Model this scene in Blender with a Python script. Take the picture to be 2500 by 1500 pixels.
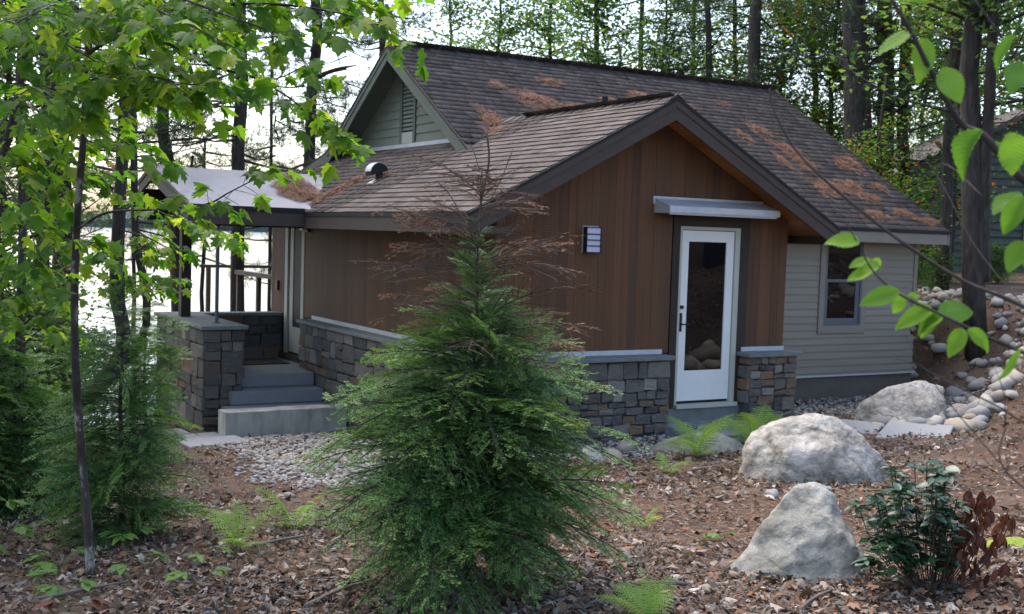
import bpy, bmesh, math, random
import numpy as np
from mathutils import Vector, Matrix, noise

for o in list(bpy.data.objects): bpy.data.objects.remove(o)
SC = bpy.context.scene
COL = SC.collection
RAD = math.radians

# ------------------------------------------------------------------ camera
CAM = np.array([-6.0299, -10.7565, 1.9379])
F, YAW, TILT, ROLL = 2837.7, 0.5300, 0.0623, 0.0319
fw = np.array([math.sin(YAW)*math.cos(TILT), math.cos(YAW)*math.cos(TILT), -math.sin(TILT)])
r0 = np.array([math.cos(YAW), -math.sin(YAW), 0.0]); u0 = np.cross(r0, fw)
rt = math.cos(ROLL)*r0 + math.sin(ROLL)*u0
up = -math.sin(ROLL)*r0 + math.cos(ROLL)*u0
cd = bpy.data.cameras.new('camera'); cam = bpy.data.objects.new('camera', cd); COL.objects.link(cam)
cam.matrix_world = Matrix(((rt[0], up[0], -fw[0], CAM[0]), (rt[1], up[1], -fw[1], CAM[1]), (rt[2], up[2], -fw[2], CAM[2]), (0, 0, 0, 1)))
cd.sensor_width = 36; cd.sensor_fit = 'HORIZONTAL'; cd.lens = 36*F/2500
cd.clip_start = 0.05; cd.clip_end = 6000
cd.dof.use_dof = True; cd.dof.focus_distance = 6.8; cd.dof.aperture_fstop = 5.6
SC.camera = cam

# ------------------------------------------------------------------ sky, sun, exposure
SUN_EL, SUN_AZ = RAD(60), RAD(345)      # azimuth clockwise from +Y
w = bpy.data.worlds.new('World'); SC.world = w; w.use_nodes = True
wn = w.node_tree; bg = wn.nodes['Background']
sky = wn.nodes.new('ShaderNodeTexSky'); sky.sky_type = 'NISHITA'; sky.sun_disc = False
sky.sun_elevation = SUN_EL; sky.sun_rotation = SUN_AZ
sky.air_density = 1.0; sky.dust_density = 4.0; sky.ozone_density = 1.0; sky.altitude = 200
wn.links.new(sky.outputs[0], bg.inputs[0]); bg.inputs[1].default_value = 0.15
sd = bpy.data.lights.new('sun', 'SUN'); sd.energy = 0.8; sd.angle = RAD(60); sd.color = (1, .95, .89)
sun = bpy.data.objects.new('sun', sd); COL.objects.link(sun)
sdir = Vector((math.sin(SUN_AZ)*math.cos(SUN_EL), math.cos(SUN_AZ)*math.cos(SUN_EL), math.sin(SUN_EL)))
sun.rotation_euler = sdir.to_track_quat('Z', 'Y').to_euler()
SC.view_settings.view_transform = 'Standard'; SC.view_settings.look = 'None'
SC.view_settings.gamma = 1; SC.view_settings.use_curve_mapping = False
SC.view_settings.exposure = 1.85
SC.cycles.max_bounces = 4; SC.cycles.diffuse_bounces = 3; SC.cycles.glossy_bounces = 2; SC.cycles.transmission_bounces = 3; SC.cycles.transparent_max_bounces = 4
SC.cycles.use_denoising = True

# ------------------------------------------------------------------ helpers
def lin(r, g, b):
    f = lambda c: (c/255/12.92 if c/255 <= .04045 else ((c/255+.055)/1.055)**2.4)
    return (f(r), f(g), f(b), 1)

def at(px, py, d):
    """photo pixel + distance in metres along the ray -> world point"""
    r = fw + rt*(px-1250)/F + up*(750-py)/F
    r = r/np.linalg.norm(r)
    return CAM + r*d

WORLD = {}
def adopt(o, parent):
    if parent is None: return o
    o.parent = parent
    o.matrix_parent_inverse = WORLD.get(parent.name, Matrix()).inverted()
    return o

def mesh_np(name, V, Fc, rnd=None, smooth=False):
    """fast mesh from arrays; Fc (n,3) or (n,4)"""
    V = np.asarray(V, np.float32); Fc = np.asarray(Fc, np.int32)
    me = bpy.data.meshes.new(name)
    k = Fc.shape[1]; n = len(Fc)
    me.vertices.add(len(V)); me.vertices.foreach_set('co', V.ravel())
    me.loops.add(n*k); me.loops.foreach_set('vertex_index', Fc.ravel())
    me.polygons.add(n); me.polygons.foreach_set('loop_start', np.arange(0, n*k, k, dtype=np.int32))
    if smooth: me.polygons.foreach_set('use_smooth', np.ones(n, bool))
    if rnd is not None:
        a = me.attributes.new('rnd', 'FLOAT', 'POINT'); a.data.foreach_set('value', np.asarray(rnd, np.float32))
    me.update(calc_edges=True)
    return me

def obj(name, me, mat=None, parent=None, M=None):
    o = bpy.data.objects.new(name, me); COL.objects.link(o)
    if mat is not None and me is not None and not me.materials: me.materials.append(mat)
    adopt(o, parent)
    if M is not None: o.matrix_basis = M
    if me is not None or M is not None: WORLD[o.name] = (M.copy() if M is not None else Matrix())
    return o

def tag(o, label=None, cat=None, group=None, kind=None):
    if label: o['label'] = label
    if cat: o['category'] = cat
    if group: o['group'] = group
    if kind: o['kind'] = kind
    return o

def thing(name, loc, label, cat, group=None):
    o = bpy.data.objects.new(name, None); COL.objects.link(o)
    o.empty_display_size = .1
    o.location = loc; WORLD[o.name] = Matrix.Translation(Vector(loc))
    return tag(o, label, cat, group)

def group_node(name, parent):
    """an Empty part (at the world origin of its thing) that holds sub-parts"""
    o = bpy.data.objects.new(name, None); COL.objects.link(o); o.empty_display_size = .1
    adopt(o, parent); WORLD[o.name] = Matrix()
    return o

def mat4(pos, R, s=1.0):
    R = np.asarray(R, float)*np.asarray(s, float)
    return Matrix(((R[0, 0], R[0, 1], R[0, 2], pos[0]), (R[1, 0], R[1, 1], R[1, 2], pos[1]), (R[2, 0], R[2, 1], R[2, 2], pos[2]), (0, 0, 0, 1)))

def frame(xd, zd):
    """rotation matrix with columns x,y,z; x along xd, z near zd"""
    x = np.asarray(xd, float); x = x/np.linalg.norm(x)
    z = np.asarray(zd, float); z = z-x*(z@x)
    if np.linalg.norm(z) < 1e-6: z = np.array([.3, .5, .8]); z = z-x*(z@x)
    z /= np.linalg.norm(z); y = np.cross(z, x)
    return np.stack([x, y, z], 1)

def rand_rots(n, rng, tilt=None):
    """n random rotations; tilt limits the angle of local z from up"""
    a = rng.uniform(0, 2*np.pi, n); b = rng.uniform(0, 2*np.pi, n)
    if tilt is None: th = np.arccos(rng.uniform(-1, 1, n))
    else: th = np.abs(rng.normal(0, tilt, n))
    def Rz(t): c, s, o, z = np.cos(t), np.sin(t), np.ones_like(t), np.zeros_like(t); return np.stack([np.stack([c, -s, z], 1), np.stack([s, c, z], 1), np.stack([z, z, o], 1)], 1)
    def Rx(t): c, s, o, z = np.cos(t), np.sin(t), np.ones_like(t), np.zeros_like(t); return np.stack([np.stack([o, z, z], 1), np.stack([z, c, -s], 1), np.stack([z, s, c], 1)], 1)
    return Rz(a) @ Rx(th) @ Rz(b)

def scatter_mesh(name, bases, pos, R, scale, rng, rnd=None, smooth=False):
    """join many copies of the base meshes (V,F) into one mesh with a per-copy random value"""
    pos = np.asarray(pos, float); n = len(pos)
    scale = np.asarray(scale, float)
    if scale.ndim == 0: scale = np.full((n, 3), float(scale))
    elif scale.ndim == 1: scale = np.repeat(scale[:, None], 3, 1)
    if rnd is None: rnd = rng.uniform(0, 1, n)
    pick = rng.integers(0, len(bases), n)
    Vs, Fs, Rs, off = [], [], [], 0
    for b, (V, Fc) in enumerate(bases):
        idx = np.nonzero(pick == b)[0]
        if not len(idx): continue
        V = np.asarray(V, float); Fc = np.asarray(Fc, int)
        W = V[None]*scale[idx][:, None]
        W = np.einsum('nij,nkj->nki', R[idx], W)+pos[idx][:, None]
        m = len(V)
        Vs.append(W.reshape(-1, 3)); Fs.append((Fc[None]+(off+np.arange(len(idx))*m)[:, None, None]).reshape(-1, Fc.shape[1]))
        Rs.append(np.repeat(rnd[idx], m)); off += len(idx)*m
    return mesh_np(name, np.concatenate(Vs), np.concatenate(Fs), np.concatenate(Rs), smooth)

class MB:
    def __init__(s): s.v = []; s.f = []
    def add(s, V, Fc):
        k = len(s.v); s.v += [tuple(map(float, p)) for p in V]; s.f += [tuple(i+k for i in f) for f in Fc]; return s
    def box(s, x0, x1, y0, y1, z0, z1):
        V = [(x0, y0, z0), (x1, y0, z0), (x1, y1, z0), (x0, y1, z0), (x0, y0, z1), (x1, y0, z1), (x1, y1, z1), (x0, y1, z1)]
        return s.add(V, [(0, 3, 2, 1), (4, 5, 6, 7), (0, 1, 5, 4), (1, 2, 6, 5), (2, 3, 7, 6), (3, 0, 4, 7)])
    def prism(s, poly, ext):
        """poly: 3D points of one face, ext: extrusion vector"""
        n = len(poly); P = [np.array(p, float) for p in poly]; e = np.array(ext, float)
        nrm = np.zeros(3)
        for i in range(n): nrm += np.cross(P[i], P[(i+1) % n])
        V = P+[p+e for p in P]
        Fc = [tuple(range(n))[::-1], tuple(range(n, 2*n))]+[(i, (i+1) % n, (i+1) % n+n, i+n) for i in range(n)]
        if nrm @ e < 0: Fc = [f[::-1] for f in Fc]
        return s.add(V, Fc)
    def tube(s, pts, rad, n=6, cap=True):
        pts = [np.array(p, float) for p in pts]; m = len(pts)
        if not hasattr(rad, '__len__'): rad = [rad]*m
        k0 = len(s.v); ref = np.array([.31, .17, .93]); prev = None
        for i in range(m):
            d = pts[min(i+1, m-1)]-pts[max(i-1, 0)]; d = d/(np.linalg.norm(d)+1e-12)
            if prev is None:
                a = np.cross(d, ref)
                if np.linalg.norm(a) < .1: a = np.cross(d, (1, 0, 0))
            else: a = prev-d*(prev@d)
            a /= np.linalg.norm(a)+1e-12; prev = a; b = np.cross(d, a)
            for j in range(n):
                t = 2*math.pi*j/n
                s.v.append(tuple(pts[i]+rad[i]*(math.cos(t)*a+math.sin(t)*b)))
        for i in range(m-1):
            for j in range(n):
                s.f.append((k0+i*n+j, k0+i*n+(j+1) % n, k0+(i+1)*n+(j+1) % n, k0+(i+1)*n+j))
        if cap and n > 2:
            s.f.append(tuple(k0+j for j in range(n))[::-1]); s.f.append(tuple(k0+(m-1)*n+j for j in range(n)))
        return s
    def mesh(s, name, smooth=False):
        me = bpy.data.meshes.new(name); me.from_pydata(s.v, [], s.f)
        if smooth:
            for p in me.polygons: p.use_smooth = True
        me.update(); return me
    def build(s, name, mat, parent=None, smooth=False, M=None):
        return obj(name, s.mesh(name, smooth), mat, parent, M)

def smooth_path(pts, k=4):
    """Catmull-Rom through the points"""
    P = [np.array(p, float) for p in pts]
    if len(P) < 3: return P
    P = [2*P[0]-P[1]]+P+[2*P[-1]-P[-2]]; out = []
    for i in range(1, len(P)-2):
        for j in range(k):
            t = j/k; a, b, c, d = P[i-1], P[i], P[i+1], P[i+2]
            out.append(.5*((2*b)+(-a+c)*t+(2*a-5*b+4*c-d)*t*t+(-a+3*b-3*c+d)*t**3))
    out.append(P[-2]); return out

# ------------------------------------------------------------------ materials
def mk(name):
    m = bpy.data.materials.new(name); m.use_nodes = True
    nt = m.node_tree; return m, nt, nt.nodes['Principled BSDF']

def ramp(nt, stops, interp='LINEAR'):
    r = nt.nodes.new('ShaderNodeValToRGB'); e = r.color_ramp.elements; r.color_ramp.interpolation = interp
    while len(e) < len(stops): e.new(.5)
    for x, (p, c) in zip(e, stops): x.position = p; x.color = c if len(c) == 4 else (*c, 1)
    return r

def material(name, stops, scale=8, detail=6, stretch=(1, 1, 1), rough=.8, spec=.3, bump=.3, bump_scale=None, bump_dist=.01,
             rnd_stops=None, rnd_mix=.6, translucent=0, trans_gain=1.0, distort=0, metallic=0, nrough=.6, speck=None, attr_only=False):
    """noise-driven colour; per-piece variation from object random + 'rnd' attribute"""
    m, nt, b = mk(name); L = nt.links.new; N = nt.nodes.new
    tc = N('ShaderNodeTexCoord'); oi = N('ShaderNodeObjectInfo'); at_ = N('ShaderNodeAttribute'); at_.attribute_name = 'rnd'
    add = N('ShaderNodeMath'); add.operation = 'ADD'; L(oi.outputs['Random'], add.inputs[0]); L(at_.outputs['Fac'], add.inputs[1])
    fr = N('ShaderNodeMath'); fr.operation = 'FRACT'; L(add.outputs[0], fr.inputs[0])
    if attr_only: mo = N('ShaderNodeMath'); mo.operation = 'MULTIPLY_ADD'; L(oi.outputs['Random'], mo.inputs[0]); mo.inputs[1].default_value = .22; L(at_.outputs['Fac'], mo.inputs[2])
    mp = N('ShaderNodeMapping'); mp.inputs['Scale'].default_value = stretch
    L(tc.outputs['Object'], mp.inputs['Vector'])
    mu = N('ShaderNodeMath'); mu.operation = 'MULTIPLY'; mu.inputs[1].default_value = 37.0; L(fr.outputs[0], mu.inputs[0])
    cmb = N('ShaderNodeCombineXYZ'); L(mu.outputs[0], cmb.inputs[0]); L(mu.outputs[0], cmb.inputs[1]); L(mu.outputs[0], cmb.inputs[2])
    va = N('ShaderNodeVectorMath'); L(mp.outputs[0], va.inputs[0]); L(cmb.outputs[0], va.inputs[1])
    nz = N('ShaderNodeTexNoise'); nz.inputs['Scale'].default_value = scale; nz.inputs['Detail'].default_value = detail
    nz.inputs['Roughness'].default_value = nrough; nz.inputs['Distortion'].default_value = distort
    L(va.outputs[0], nz.inputs['Vector'])
    r = ramp(nt, stops); L(nz.outputs['Fac'], r.inputs[0]); col = r.outputs[0]
    if rnd_stops:
        r2 = ramp(nt, rnd_stops); L((mo if attr_only else fr).outputs[0], r2.inputs[0])
        mx = N('ShaderNodeMix'); mx.data_type = 'RGBA'; mx.blend_type = 'MIX'; mx.inputs[0].default_value = rnd_mix
        L(col, mx.inputs[6]); L(r2.outputs[0], mx.inputs[7]); col = mx.outputs[2]
    if speck:
        sp_scale, sp_lo, sp_hi, sp_col = speck
        n3 = N('ShaderNodeTexNoise'); n3.inputs['Scale'].default_value = sp_scale; n3.inputs['Detail'].default_value = 2
        L(va.outputs[0], n3.inputs['Vector'])
        r3 = ramp(nt, [(sp_lo, (0, 0, 0, 1)), (sp_hi, (1, 1, 1, 1))]); L(n3.outputs['Fac'], r3.inputs[0])
        mx = N('ShaderNodeMix'); mx.data_type = 'RGBA'; L(r3.outputs[0], mx.inputs[0]); L(col, mx.inputs[6]); mx.inputs[7].default_value = sp_col; col = mx.outputs[2]
    L(col, b.inputs['Base Color']); b.inputs['Roughness'].default_value = rough; b.inputs['Specular IOR Level'].default_value = spec
    b.inputs['Metallic'].default_value = metallic
    if bump:
        n2 = N('ShaderNodeTexNoise'); n2.inputs['Scale'].default_value = bump_scale or scale*2; n2.inputs['Detail'].default_value = 6
        L(va.outputs[0], n2.inputs['Vector'])
        bp = N('ShaderNodeBump'); bp.inputs['Strength'].default_value = bump; bp.inputs['Distance'].default_value = bump_dist
        L(n2.outputs['Fac'], bp.inputs['Height']); L(bp.outputs[0], b.inputs['Normal'])
    if translucent:
        t = N('ShaderNodeBsdfTranslucent'); g = N('ShaderNodeMix'); g.data_type = 'RGBA'; g.blend_type = 'MULTIPLY'; g.inputs[0].default_value = 1
        L(col, g.inputs[6]); g.inputs[7].default_value = (1.25*trans_gain, 1.25*trans_gain, .55*trans_gain, 1); L(g.outputs[2], t.inputs['Color'])
        ms = N('ShaderNodeMixShader'); ms.inputs[0].default_value = translucent
        L(b.outputs[0], ms.inputs[1]); L(t.outputs[0], ms.inputs[2]); L(ms.outputs[0], nt.nodes['Material Output'].inputs[0])
    return m

def C(*hexs): return lin(*hexs)
MT = {}
MT['cedar'] = material('cedar_siding', [(.3, (.07, .035, .018)), (.55, (.13, .063, .031)), (.75, (.185, .09, .044))], scale=2.2, stretch=(11, 11, .3), rough=.6, spec=.25, bump=.15, bump_scale=20, bump_dist=.003, nrough=.72,
    rnd_stops=[(0, (.06, .04, .03)), (.3, (.112, .054, .027)), (.6, (.152, .072, .035)), (.8, (.088, .051, .033)), (1, (.132, .062, .031))], rnd_mix=.55)
MT['cedar_soffit'] = material('cedar_soffit', [(.3, (.22, .085, .025)), (.7, (.4, .17, .05))], scale=3, stretch=(6, .4, 6), rough=.5, bump=.1, rnd_stops=[(0, (.18, .07, .022)), (1, (.44, .19, .06))], rnd_mix=.5)
MT['brown'] = material('brown_paint', [(.3, (.058, .043, .037)), (.7, (.074, .056, .048))], scale=4, rough=.55, bump=.05)
MT['darkbrown'] = material('dark_brown_paint', [(.3, (.03, .022, .018)), (.7, (.042, .03, .024))], scale=4, rough=.6, bump=.05)
MT['shingle'] = material('shingle', [(.3, (.068, .057, .053)), (.7, (.14, .12, .112))], scale=60, rough=.95, spec=.15, bump=.5, bump_scale=220, bump_dist=.003,
    rnd_stops=[(0, (.055, .047, .046)), (.3, (.11, .09, .08)), (.5, (.075, .064, .06)), (.75, (.145, .122, .114)), (1, (.085, .073, .07))], rnd_mix=.75)
MT['dark'] = material('dark_edge', [(.3, (.012, .011, .011)), (.7, (.02, .018, .018))], scale=5, rough=.6, bump=0)
MT['olive'] = material('olive_trim', [(.3, (.10, .122, .094)), (.7, (.125, .148, .115))], scale=3, rough=.6, bump=.05)
MT['olive_siding'] = material('olive_siding', [(.3, (.17, .19, .145)), (.7, (.21, .23, .18))], scale=3, rough=.65, bump=.05)
MT['taupe'] = material('taupe_siding', [(.3, (.225, .205, .165)), (.7, (.265, .243, .2))], scale=2, stretch=(.3, 1, 3), rough=.6, bump=.06)
MT['taupe_trim'] = material('taupe_trim', [(.3, (.225, .2, .17)), (.7, (.255, .23, .195))], scale=2, rough=.6, bump=.04)
MT['foundation'] = material('painted_foundation', [(.3, (.11, .1, .085)), (.7, (.14, .128, .108))], scale=6, rough=.85, bump=.2)
MT['white'] = material('white_paint', [(.3, (.72, .72, .69)), (.7, (.78, .78, .75))], scale=3, rough=.4, bump=.02)
MT['cream'] = material('cream_paint', [(.3, (.42, .42, .36)), (.7, (.46, .46, .4))], scale=3, rough=.5, bump=.02)
MT['metal'] = material('zinc', [(.3, (.45, .47, .5)), (.7, (.58, .6, .63))], scale=6, rough=.5, spec=.5, metallic=.25, bump=.03)
MT['darkmetal'] = material('dark_metal', [(.3, (.03, .03, .032)), (.7, (.045, .045, .048))], scale=6, rough=.4, metallic=.6, bump=.03)
MT['steel'] = material('painted_steel_post', [(.3, (.08, .11, .115)), (.7, (.11, .145, .15))], scale=6, rough=.45, bump=.02)
MT['bluestone'] = material('bluestone', [(.3, (.12, .135, .135)), (.7, (.19, .205, .2))], scale=7, rough=.75, bump=.12, bump_scale=40, bump_dist=.004)
MT['granite'] = material('granite_step', [(.35, (.16, .17, .185)), (.65, (.27, .28, .3))], scale=90, rough=.8, bump=.4, bump_scale=60, bump_dist=.004)
MT['concrete'] = material('weathered_concrete', [(.3, (.24, .235, .2)), (.5, (.42, .41, .37)), (.72, (.55, .54, .5))], scale=3.2, stretch=(1.6, 1.6, .5), rough=.9, bump=.3, bump_scale=35, bump_dist=.005)
MT['slab'] = material('paver_granite', [(.35, (.2, .205, .215)), (.65, (.32, .325, .335))], scale=70, rough=.8, bump=.2, bump_scale=60, bump_dist=.003)
MT['membrane'] = material('grey_roof_membrane', [(.3, (.2, .2, .215)), (.5, (.28, .28, .295)), (.75, (.24, .24, .25))], scale=2.2, rough=.7, bump=.1, bump_scale=5)
MT['mortar'] = material('mortar', [(.3, (.07, .068, .065)), (.7, (.12, .117, .11))], scale=25, rough=.95, bump=.5)
MT['stone'] = material('ledge_stone', [(.3, (.05, .046, .044)), (.5, (.115, .105, .095)), (.72, (.24, .215, .185))], scale=9, stretch=(1, 1, 2.2), rough=.85, bump=.9, bump_scale=22, bump_dist=.015, nrough=.74,
    rnd_stops=[(0, (.05, .05, .055)), (.2, (.13, .12, .108)), (.36, (.06, .06, .064)), (.5, (.22, .19, .155)), (.62, (.09, .072, .056)), (.72, (.24, .135, .065)), (.8, (.075, .072, .072)), (.9, (.16, .145, .125)), (1, (.3, .275, .24))], rnd_mix=.72)
MT['boulder'] = material('granite_boulder', [(.28, (.1, .093, .073)), (.42, (.24, .22, .19)), (.55, (.4, .375, .335)), (.74, (.57, .54, .505))], scale=4.2, detail=14, rough=.9, bump=.8, bump_scale=14, bump_dist=.04, nrough=.74, speck=(150, .56, .75, (.13, .118, .098, 1)))
MT['boulder2'] = material('mossy_boulder', [(.28, (.105, .102, .075)), (.42, (.215, .21, .175)), (.58, (.345, .335, .3)), (.78, (.49, .475, .435))], scale=3.4, detail=14, rough=.9, bump=.8, bump_scale=10, bump_dist=.04, nrough=.72, speck=(170, .57, .75, (.12, .115, .095, 1)))
MT['cobble'] = material('river_stone', [(.3, (.2, .19, .172)), (.7, (.36, .34, .31))], scale=7, rough=.88, bump=.4, bump_scale=26, bump_dist=.01, nrough=.7,
    rnd_stops=[(0, (.15, .152, .158)), (.25, (.38, .365, .34)), (.45, (.24, .22, .185)), (.6, (.44, .42, .39)), (.75, (.36, .29, .21)), (.88, (.2, .195, .19)), (1, (.29, .29, .3))], rnd_mix=.7)
MT['pebble'] = material('gravel', [(.3, (.2, .19, .175)), (.7, (.36, .345, .325))], scale=30, rough=.9, bump=0,
    rnd_stops=[(0, (.13, .125, .12)), (.4, (.31, .295, .275)), (.7, (.45, .42, .38)), (1, (.22, .2, .175))], rnd_mix=.7)
MT['litter'] = material('dead_leaves', [(.3, (.12, .078, .052)), (.7, (.3, .225, .17))], scale=25, rough=.85, spec=.25, bump=0,
    rnd_stops=[(0, (.03, .02, .015)), (.14, (.13, .072, .042)), (.26, (.4, .33, .27)), (.36, (.055, .034, .024)), (.5, (.22, .13, .08)), (.6, (.56, .5, .44)), (.68, (.09, .055, .037)), (.8, (.26, .115, .05)), (.9, (.34, .26, .2)), (1, (.05, .035, .026))], rnd_mix=.9, translucent=.1)
MT['twig'] = material('grey_twigs', [(.3, (.09, .075, .065)), (.7, (.2, .175, .155))], scale=20, rough=.9, bump=.2, rnd_stops=[(0, (.06, .048, .04)), (1, (.22, .19, .17))], rnd_mix=.6)
MT['twig_dark'] = material('dark_twig', [(.3, (.03, .022, .018)), (.7, (.07, .055, .048))], scale=20, rough=.8, bump=.2)
MT['needles_dead'] = material('fallen_pine_needles', [(.3, (.24, .105, .05)), (.7, (.36, .17, .09))], scale=30, rough=.8, bump=0,
    rnd_stops=[(0, (.1, .048, .028)), (.5, (.2, .1, .06)), (1, (.34, .21, .14))], rnd_mix=.8)
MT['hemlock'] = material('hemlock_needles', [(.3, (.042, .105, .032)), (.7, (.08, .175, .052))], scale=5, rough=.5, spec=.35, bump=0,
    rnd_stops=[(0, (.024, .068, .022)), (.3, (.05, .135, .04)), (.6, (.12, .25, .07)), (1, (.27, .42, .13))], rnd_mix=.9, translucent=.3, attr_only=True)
MT['hemlock_dead'] = material('dead_hemlock_needles', [(.3, (.14, .055, .02)), (.7, (.26, .11, .04))], scale=8, rough=.8, bump=0)
MT['bark'] = material('bark', [(.3, (.022, .019, .017)), (.55, (.062, .052, .046)), (.8, (.12, .105, .095))], scale=9, stretch=(1.5, 1.5, .3), rough=.95, bump=1, bump_scale=12, bump_dist=.04, nrough=.7)
MT['bark_smooth'] = material('sapling_bark', [(.42, (.028, .022, .019)), (.56, (.06, .05, .044)), (.62, (.25, .24, .215)), (.8, (.38, .38, .35))], scale=7, stretch=(1, 1, .5), rough=.9, bump=.4, nrough=.7)
MT['deadtwig'] = material('dead_twig', [(.3, (.075, .052, .042)), (.7, (.17, .125, .105))], scale=9, rough=.9, bump=0)
MT['maple'] = material('maple_leaf', [(.3, (.055, .135, .018)), (.7, (.1, .2, .024))], scale=10, rough=.5, spec=.35, bump=.1, bump_scale=60,
    rnd_stops=[(0, (.035, .1, .016)), (.35, (.07, .165, .02)), (.65, (.135, .25, .025)), (1, (.29, .35, .032))], rnd_mix=.8, translucent=.58, trans_gain=1.75)
MT['tree_leaf'] = material('forest_leaf', [(.3, (.05, .11, .035)), (.7, (.095, .175, .055))], scale=10, rough=.55, spec=.3, bump=0,
    rnd_stops=[(0, (.03, .075, .028)), (.5, (.07, .14, .046)), (1, (.165, .235, .08))], rnd_mix=.75, translucent=.5, trans_gain=1.5)
MT['red_leaf'] = material('turning_maple_leaf', [(.3, (.06, .13, .02)), (.7, (.1, .18, .03))], scale=10, rough=.55, spec=.3, bump=0,
    rnd_stops=[(0, (.035, .1, .02)), (.5, (.09, .19, .03)), (.88, (.16, .25, .045)), (.92, (.34, .09, .03)), (1, (.38, .05, .025))], rnd_mix=.9, translucent=.5, trans_gain=1.4)
MT['pine'] = material('pine_needles', [(.3, (.03, .07, .032)), (.7, (.06, .115, .05))], scale=6, rough=.6, spec=.3, bump=0, rnd_stops=[(0, (.02, .05, .025)), (.8, (.055, .11, .05)), (1, (.1, .15, .06))], rnd_mix=.7, translucent=.25)
MT['fern'] = material('fern', [(.3, (.15, .28, .05)), (.7, (.24, .38, .08))], scale=8, rough=.6, bump=0, rnd_stops=[(0, (.15, .28, .05)), (.8, (.25, .38, .08)), (1, (.4, .38, .1))], rnd_mix=.5, translucent=.45, trans_gain=1.2)
MT['seedling'] = material('seedling_leaf', [(.3, (.09, .2, .04)), (.7, (.15, .28, .055))], scale=8, rough=.5, bump=0, rnd_stops=[(0, (.06, .16, .035)), (1, (.18, .3, .06))], rnd_mix=.6, translucent=.4)
MT['laurel'] = material('laurel_leaf', [(.3, (.014, .042, .018)), (.7, (.03, .075, .03))], scale=8, rough=.3, spec=.5, bump=0, rnd_stops=[(0, (.012, .035, .016)), (.8, (.028, .07, .028)), (1, (.05, .11, .035))], rnd_mix=.6, translucent=.12)
MT['rust_leaf'] = material('rust_dead_leaf', [(.3, (.07, .02, .012)), (.7, (.14, .042, .02))], scale=8, rough=.6, bump=0, rnd_stops=[(0, (.045, .016, .012)), (1, (.17, .055, .025))], rnd_mix=.6, translucent=.15)
MT['moss'] = material('moss', [(.3, (.14, .2, .02)), (.7, (.24, .3, .04))], scale=30, rough=.95, bump=.5)
MT['neighbor'] = material('grey_green_siding', [(.3, (.062, .078, .066)), (.7, (.08, .098, .083))], scale=2, rough=.7, bump=.05)
MT['mat_brown'] = material('coir_mat', [(.3, (.03, .024, .02)), (.7, (.055, .045, .038))], scale=90, rough=.95, bump=.5)
MT['rail'] = material('weathered_rail', [(.3, (.10, .075, .06)), (.7, (.17, .135, .115))], scale=5, stretch=(.4, .4, 4), rough=.7, bump=.1)
MT['gravel_soil'] = MT['mortar']

def add_cracks(m, scale, strength):
    """darker crevices along warped cell edges, and rusty / dark lichen patches"""
    nt = m.node_tree; L = nt.links.new; N = nt.nodes.new; b = nt.nodes['Principled BSDF']
    tc = N('ShaderNodeTexCoord'); nz = N('ShaderNodeTexNoise'); nz.inputs['Scale'].default_value = 3; nz.inputs['Detail'].default_value = 5; L(tc.outputs['Object'], nz.inputs['Vector'])
    mx = N('ShaderNodeMix'); mx.data_type = 'RGBA'; mx.inputs[0].default_value = .35; L(tc.outputs['Object'], mx.inputs[6]); L(nz.outputs['Color'], mx.inputs[7])
    vo = N('ShaderNodeTexVoronoi'); vo.feature = 'DISTANCE_TO_EDGE'; vo.inputs['Scale'].default_value = scale; L(mx.outputs[2], vo.inputs['Vector'])
    r = ramp(nt, [(0, (0, 0, 0, 1)), (.035, (1, 1, 1, 1))]); L(vo.outputs['Distance'], r.inputs[0])
    src = b.inputs['Base Color'].links[0].from_socket
    c = N('ShaderNodeMix'); c.data_type = 'RGBA'; c.inputs[6].default_value = (.1, .09, .07, 1)
    gate = N('ShaderNodeMath'); gate.operation = 'MULTIPLY_ADD'; L(r.outputs[0], gate.inputs[0]); gate.inputs[1].default_value = strength; gate.inputs[2].default_value = 1-strength; L(gate.outputs[0], c.inputs[0]); L(src, c.inputs[7])
    n2 = N('ShaderNodeTexNoise'); n2.inputs['Scale'].default_value = 2.3; n2.inputs['Detail'].default_value = 8; n2.inputs['Roughness'].default_value = .7; L(tc.outputs['Object'], n2.inputs['Vector'])
    r2 = ramp(nt, [(.56, (0, 0, 0, 1)), (.66, (.75, .75, .75, 1))]); L(n2.outputs['Fac'], r2.inputs[0])
    c2 = N('ShaderNodeMix'); c2.data_type = 'RGBA'; L(r2.outputs[0], c2.inputs[0]); L(c.outputs[2], c2.inputs[6]); c2.inputs[7].default_value = (.15, .14, .1, 1)
    L(c2.outputs[2], b.inputs['Base Color'])
    bp = N('ShaderNodeBump'); bp.inputs['Strength'].default_value = .7*strength; bp.inputs['Distance'].default_value = .03; L(r.outputs[0], bp.inputs['Height'])
    L(b.inputs['Normal'].links[0].from_socket, bp.inputs['Normal']); L(bp.outputs[0], b.inputs['Normal'])
add_cracks(MT['boulder'], 1.3, .45); add_cracks(MT['boulder2'], 1.5, .35)

def glass_mat():
    m, nt, b = mk('dark_window_glass')
    b.inputs['Base Color'].default_value = (.006, .006, .007, 1); b.inputs['Roughness'].default_value = .015
    b.inputs['IOR'].default_value = 1.5; b.inputs['Specular IOR Level'].default_value = .5
    return m
MT['glass'] = glass_mat()
def frost():
    m, nt, b = mk('frosted_lamp_glass'); b.inputs['Base Color'].default_value = (.55, .56, .72, 1); b.inputs['Roughness'].default_value = .35
    return m
MT['frost'] = frost()

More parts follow.
